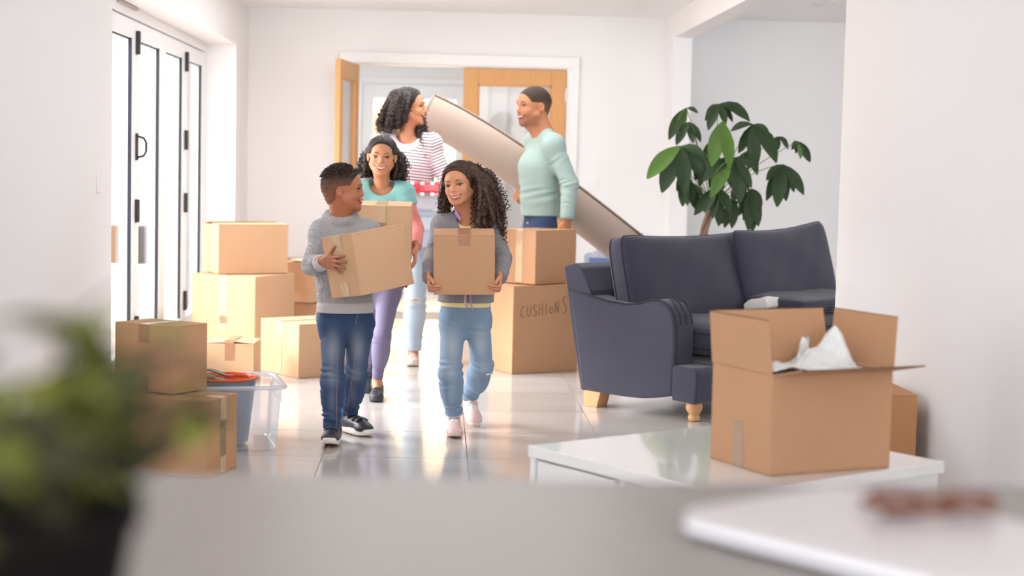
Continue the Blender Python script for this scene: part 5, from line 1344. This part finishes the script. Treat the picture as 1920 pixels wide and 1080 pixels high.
# ------------------------------------------------------------------ WOMAN
def woman():
    y = 10.15
    J = dict(neck=PY(764, 254, y), chest=PY(775, 312, y), pelvis=PY(770, 440, y), shR=PY(724, 268, y+.03), shL=PY(809, 270, y-.02),
             elR=PY(712, 345, y-.03), wrR=PY(722, 398, 9.86), elL=PY(836, 338, y-.04), wrL=PY(834, 396, 9.86),
             hipR=PY(750, 462, y), hipL=PY(781, 462, y), knR=PY(715, 570, y+.05), anR=PY(695, 655, y+.07), toeR=PY(691, 688, y-.05),
             knL=PY(778, 565, y-.03), anL=PY(775, 656, y), toeL=PY(773, 686, y-.1))
    off = V(J['pelvis'][0], J['pelvis'][1], 0)
    r = empty('person', tuple(off), 0, 'laughing woman with long dark curls in a striped top and ripped jeans, looking right', 'person')
    cb, fx, sd = coarse_body(J, V(.12, -1, 0), 1.0)
    H = .226
    hd, W_, hg, R = head(r, off, PY(768, 203, y), H, V(1, -.16, .10), 0, J['neck']-V(0, 0, .03), .048, skin_w, srgb(198, 96, 90), adult=True, open_=.9, brow=.010, jaw=.9, female=True)
    hL = hand(J['wrL'], V(-.15, -.6, -.75), V(-1, 0, .2), .17, V(-.1, -.9, .3), curl=(40, 30, 20)); hR = hand(J['wrR'], V(.15, -.6, -.75), V(1, 0, .2), .17, V(.1, -.9, .3), curl=(40, 30, 20))
    body_obj(r, off, [hd, hL, hR, cb], skin_w)
    hem = PY(770, 420, y)[2]
    base = srgb(240, 232, 232); dk = srgb(74, 70, 92)
    m1 = striped('striped_jersey', base, dk, V(.10, 0, 1), .0175, .33); m3 = mat('offwhite_collar', srgb(230, 222, 222), .9)
    aL = _n(J['shL']-J['elL']); m2 = striped('striped_jersey_sleeve', base, dk, V(-.42, 0, 1), .0175, .33); m4 = striped('striped_jersey_sleeve_two', base, dk, V(.25, 0, 1), .0175, .33)
    xs, xr = J['shL'][0]-.002, J['shR'][0]+.0
    nk = J['neck']
    def mf(c):
        d = ((c-(nk+V(.0, -.02, .0)))*V(1, .8, 1)); d = np.sqrt((d**2).sum(1))
        a = (c[:, 0]-J['shL'][0]+.028) > (c[:, 2]-J['shL'][2])*-.0; i = np.where(c[:, 0] > xs+.0, 1, np.where(c[:, 0] < xr, 3, 0))
        return np.where(d < .098, 2, i)
    o, g = top_garment(r, off, J, fx, sd, [m1, m2, m3, m4], (.096, .092, .056, .047, .040), hem, 41, .004, 'striped_top', wide=.72, neckcut=[(nk+V(0, -.035, .025), (.078, .095, .08))], mfn=mf, h=.006)
    mj = mat('pale_blue_denim', srgb(186, 204, 220), .88, ('weave', 500, .2), noise=(6, .14, (1, 1, .6)))
    o, g = trouser(r, off, J, sd, mj, (.082, .062, .050), cut=-.0, waist=hem+.03, seed=43, amp=.005, wide=.85)
    p = gsurf(g, J['knL']+V(0, -.3, .01), (0, 1, 0))
    if p is not None:
        MB().tube([p+V(-.035, .0, 0), p+V(0, -.004, .006), p+V(.03, .0, .002)], [.004, .009, .004], 8).build('knee_rip', skin_w, o, smooth=True, off=off)
        for k in range(4): MB().tube([p+V(-.04, -.004, .012-.008*k), p+V(0, -.01, .016-.008*k), p+V(.036, -.004, .010-.008*k)], .0016, 5).build('frayed_thread', mat('white_thread', srgb(236, 238, 242), .9), o, off=off)
    mu = mat('dusty_pink_leather', srgb(224, 180, 168), .5); ms = mat('cream_rubber', srgb(238, 230, 216), .55); ml = mat('pink_lace', srgb(228, 176, 168), .8)
    shoe(r, off, J['anL']+V(.0, .10, -.098), J['toeL']+V(.0, -.04, .0), V(0, 0, 1), 0, mu, ms, 'lace', ml, sole_h=.17)
    shoe(r, off, J['anR']+V(.0, .10, -.095), J['toeR']+V(.0, -.04, .0), V(0, 0, 1), 0, mu, ms, 'lace', ml, sole_h=.17)
    curls(r, off, W_, None, R, H, [
        (85, 708, 228, 728, 252, y-.10, y+.14, (-.9, -1, -.4), (.9, -.35, .7), .18),
        (45, 722, 240, 752, 254, y-.14, y-.06, (.3, -.9, -.2), (1, .1, .7), .16),
        (30, 788, 268, 803, 302, y-.08, y-.02, (-1, -.1, -.1), (-.3, .3, .5), .10),
        (30, 738, 215, 762, 240, y-.14, y-.08, (.4, -.5, .1), (1, .25, .8), .14)],
        m_hair, 15, rc=.0075, rt=.0023, pitch=.022, bulk=.022, name='curly_hair')
    scalp_hair(r, off, W_, H, m_hair, .07, .05, front=.235, rough=.014, side_cut=None, back_cut=-.42)
    for sd_, n_ in ((-1, 44), (1, 56)): sweep(r.children[-1], off, W_, m_hair, n_, -.06, sd_, .74, -.7, .42, 1.55, .07, 1.5, 27+sd_, r=.003)
    MB().tube([W_(V(.36, -.04, -.20)), W_(V(.37, -.04, -.235)), W_(V(.36, -.04, -.26))], [.002, .005, .002], 6).build('earring', mat('gold', (.9, .65, .3), .25, metal=1), r, smooth=True, off=off)
    return r
woman()

# ------------------------------------------------------------------ MAN
def man():
    y = 10.36
    J = dict(neck=PY(1018, 242, y), chest=PY(1010, 315, y), pelvis=PY(1013, 425, y), shL=PY(1038, 272, y-.13), shR=PY(1003, 268, y+.15),
             elL=PY(1068, 345, y-.16), wrL=PY(1063, 412, y-.20), elR=PY(1010, 340, y+.22), wrR=PY(986, 374, y+.22),
             hipL=PY(1016, 440, y-.08), hipR=PY(1008, 440, y+.08), knL=PY(1000, 545, y-.08), anL=PY(1012, 652, y-.07), toeL=PY(978, 672, y-.10),
             knR=PY(1020, 545, y+.09), anR=PY(1034, 650, y+.1), toeR=PY(1000, 674, y+.08))
    off = V(J['pelvis'][0], J['pelvis'][1], 0)
    r = empty('person', tuple(off), 0, 'laughing man with cropped hair in a pale green sweater, carrying a rolled rug', 'person')
    fwd = V(-1, -.35, 0); cb, fx, sd = coarse_body(J, fwd, 1.08)
    H = .248
    hd, W_, hg, R = head(r, off, PY(999, 200, y-.02), H, V(-1, -.55, -.02), 0, J['neck']-V(0, 0, .03), .068, skin_m, srgb(170, 96, 86), adult=True, open_=1.0, brow=.012, jaw=1.1)
    hR = hand(PY(996, 384, 10.56), V(-.9, .1, .30), V(.1, .55, .83), .175, V(-.1, -.9, .3), curl=(30, 45, 35), spread=.5)
    hL = hand(J['wrL'], V(-.06, -.05, -1), V(-.6, .8, 0), .185, V(-.8, -.3, 0), curl=(18, 25, 20), spread=.5)
    bo = body_obj(r, off, [hd, hL, hR, cb], fademat('tan_brown_skin_with_stubble', srgb(190, 128, 92), srgb(112, 76, 58), .05))
    vv = ((joinm([hd, hL, hR, cb])[0]-PY(999, 200, y-.02))@R)/H
    st_ = np.exp(-np.maximum(0, np.abs(vv[:, 2]+.36)-.10)**2/.003)*(vv[:, 1] > -.08)*np.clip((vv[:, 1]+.10)*6, 0, 1)*(np.abs(vv).max(1) < .62)
    st_ = np.maximum(st_, np.exp(-((vv[:, 2]+.19)/.025)**2-(vv[:, 0]/.12)**2)*(vv[:, 1] > .25)*(np.abs(vv).max(1) < .62))
    a = bo.data.attributes.new('fade', 'FLOAT', 'POINT')
    if len(bo.data.vertices) == len(vv): a.data.foreach_set('value', (st_*.6).astype(np.float32))
    mm = mat('pale_green_knit', srgb(160, 182, 175), .95, ('noise', 240, .25), noise=(60, .07))
    hem = PY(1013, 405, y)[2]
    o, g = top_garment(r, off, J, fx, sd, mm, (.124, .112, .059, .055, .043), hem, 51, .0045, 'sweater', wide=.80, h=.0065, neckcut=[(J['neck']+V(-.012, -.0, .02), (.062, .06, .05))], k=.03)
    for s in 'LR':
        a = J['wr'+s]; u = _n(a-J['el'+s]); p = _n(np.cross(u, (0, 1, 0))); q = np.cross(u, p)
        MB().tube([a-u*.055, a-u*.01, a-u*.0], [.044, .043, .040], 20).build('ribbed_cuff', mat('pale_green_rib', srgb(155, 178, 171), .95, ('wave', 60, .3)), o, smooth=True, off=off)
    mj = mat('navy_denim', srgb(46, 62, 98), .88, ('weave', 500, .2), noise=(6, .25, (1, 1, .6)))
    o2, g = trouser(r, off, J, sd, mj, (.090, .068, .052), cut=.0, waist=hem+.004, seed=53, amp=.005, wide=.95)
    MB().tube([J['pelvis']+V(-.085, -.09, .025), J['pelvis']+V(-.086, -.094, .025)], .008, 12).build('rivet_button', mat('steel', (.6, .6, .6), .25, metal=1), o2, off=off)
    mu = mat('brown_suede', srgb(120, 90, 66), .8); ms = mat('cream_rubber', srgb(238, 230, 216), .55)
    for s in 'LR': shoe(r, off, J['an'+s]+V(.10, .0, -.085)*V(1, 1, 1), V(J['toe'+s][0], J['toe'+s][1], J['an'+s][2]-.085)+V(-.04, 0, 0), V(0, 0, 1), 0, mu, ms, 'lace', ms, sole_h=.14)
    fm = fademat('cropped_hair', srgb(140, 96, 74), srgb(58, 42, 36))
    scalp_hair(r, off, W_, H, fm, .02, .014, front=.285, rough=.004, side_cut=-.03, back_cut=-.28, fade=(-.10, .16, .45))
    # stubble shade is part of his look: short beard along the jaw
    return r
man()

# ================================================================= HELD THINGS
def held(Cn, yaw, a, b, w, d, h, label, **k):
    Rm = Matrix.Rotation(yaw, 3, 'Z') @ Matrix.Rotation(a, 3, 'Y') @ Matrix.Rotation(b, 3, 'X')
    return carton(0, w, d, h, Cn, label, rot=Rm.to_euler(), **k)
held((-.311, 6.98, .674), D2R(42.1), D2R(-7.8), D2R(-7.7), .294, .208, .266, 'cardboard box tilted in the arms of the boy in the grey hoodie', tape='clear', seam='w', drop=.07)
held((-.012, 7.15, .669), D2R(-.7), D2R(-1.2), D2R(4.2), .264, .251, .263, 'cardboard box with brown tape held by the curly haired girl in grey', tape='brown', seam='d', drop=.048, m=m_card2, bt=False)
held((-.428, 8.15, .74), D2R(-.5), 0, D2R(3.6), .299, .251, .285, 'cardboard box held by the older girl in the mint T-shirt', tape='clear', seam='d', drop=.26)
# clear crate with red clip lid
cr = empty('storage_crate', tuple(PY(772, 462, 9.86)), 0, 'clear plastic crate with a red clip lid carried by the woman', 'storage crate')
m_red = mat('red_translucent_plastic', srgb(226, 52, 66), .3, coat=.3); m_wc = mat('white_plastic_clip', srgb(240, 236, 236), .4)
hz_ = .385
loft([rr_ring(.16, .12, .03, .002), rr_ring(.165, .125, .03, .01), rr_ring(.195, .15, .03, hz_-.08), rr_ring(.20, .155, .03, hz_-.055)]).build('crate_wall', glassy('crate_plastic', (.92, .95, .98), .1, .12, .55, (.86, .89, .94)), cr)
loft([rr_ring(.205, .158, .03, hz_-.065), rr_ring(.21, .162, .03, hz_-.05), rr_ring(.21, .162, .03, hz_-.012), rr_ring(.20, .155, .03, hz_)], True, True).build('lid', m_red, cr, bevel=.003)
for k in range(7):
    for z in (hz_-.008, hz_-.07):
        MB().box((-.185+k*.058, -.170, z-.010), (-.162+k*.058, -.158, z+.009)).build('clip', m_wc, cr, bevel=.002)
MB().box((-.06, -.172, hz_-.04), (.07, -.160, hz_-.025)).build('lid_handle', m_red, cr, bevel=.004)
for k, (z, c, a) in enumerate(((.012, (150, 170, 200), .15), (.10, (236, 236, 240), .17), (.19, (120, 170, 214), .16), (.225, (244, 240, 238), .17))):
    it = MB().box((-a, -.105, z), (a, .10, z+(.08 if k != 2 else .02))).build('folded_contents', mat('contents_%d' % k, srgb(*c), .8), cr, bevel=.012)

# rolled rug: seven turns of a flat-woven mat, slightly bent where it is carried
m_rug = striped('beige_flat_woven_rug', srgb(182, 162, 148), srgb(166, 146, 133), V(.85, 0, -.52), .0105, .35); m_rugend = mat('rug_cut_edge', srgb(160, 152, 142), .95, ('noise', 80, .8))
pa, pm, pz = PY(800, 212, 10.74), PY(962, 306, 10.72), PY(1180, 470, 10.74)
pc = 2*pm-.5*(pa+pz); path = bez(pa, pc, pz, 28)
rug = empty('rolled_rug', tuple(pm), 0, 'rolled beige flat woven rug carried diagonally by the man', 'rug')
v = []; f = []; nth = 220; prev = None
def rrad(t): return .052+.082*t   # spiral
for i, p in enumerate(path):
    tg = _n(path[min(i+1, 27)]-path[max(i-1, 0)]); a = _n(np.cross(tg, (0, 1, 0))); b_ = np.cross(tg, a)
    for k in range(nth+1):
        t = k/nth; an = t*5*2*math.pi; r_ = rrad(t)*(1+.015*math.sin(an+1)); v.append(tuple(p+r_*(a*math.cos(an)+b_*math.sin(an))))
for i in range(27):
    for k in range(nth): q = i*(nth+1)+k; f.append((q, q+1, q+nth+2, q+nth+1))
o = MB().add(v, f).build('rug_roll', m_rug, rug, smooth=True, off=pm); md = o.modifiers.new('t', 'SOLIDIFY'); md.thickness = .010
for p, s in ((path[0], 1), (path[-1], -1)):   # bound end edges
    tg = _n(path[1]-path[0]) if s == 1 else _n(path[-1]-path[-2]); a = _n(np.cross(tg, (0, 1, 0))); b_ = np.cross(tg, a)
    MB().tube([p+rrad(k/120)*(a*math.cos(k/120*10*math.pi)+b_*math.sin(k/120*10*math.pi)) for k in range(121)], .0085, 6).build('bound_edge', m_rugend, rug, smooth=True, off=pm)
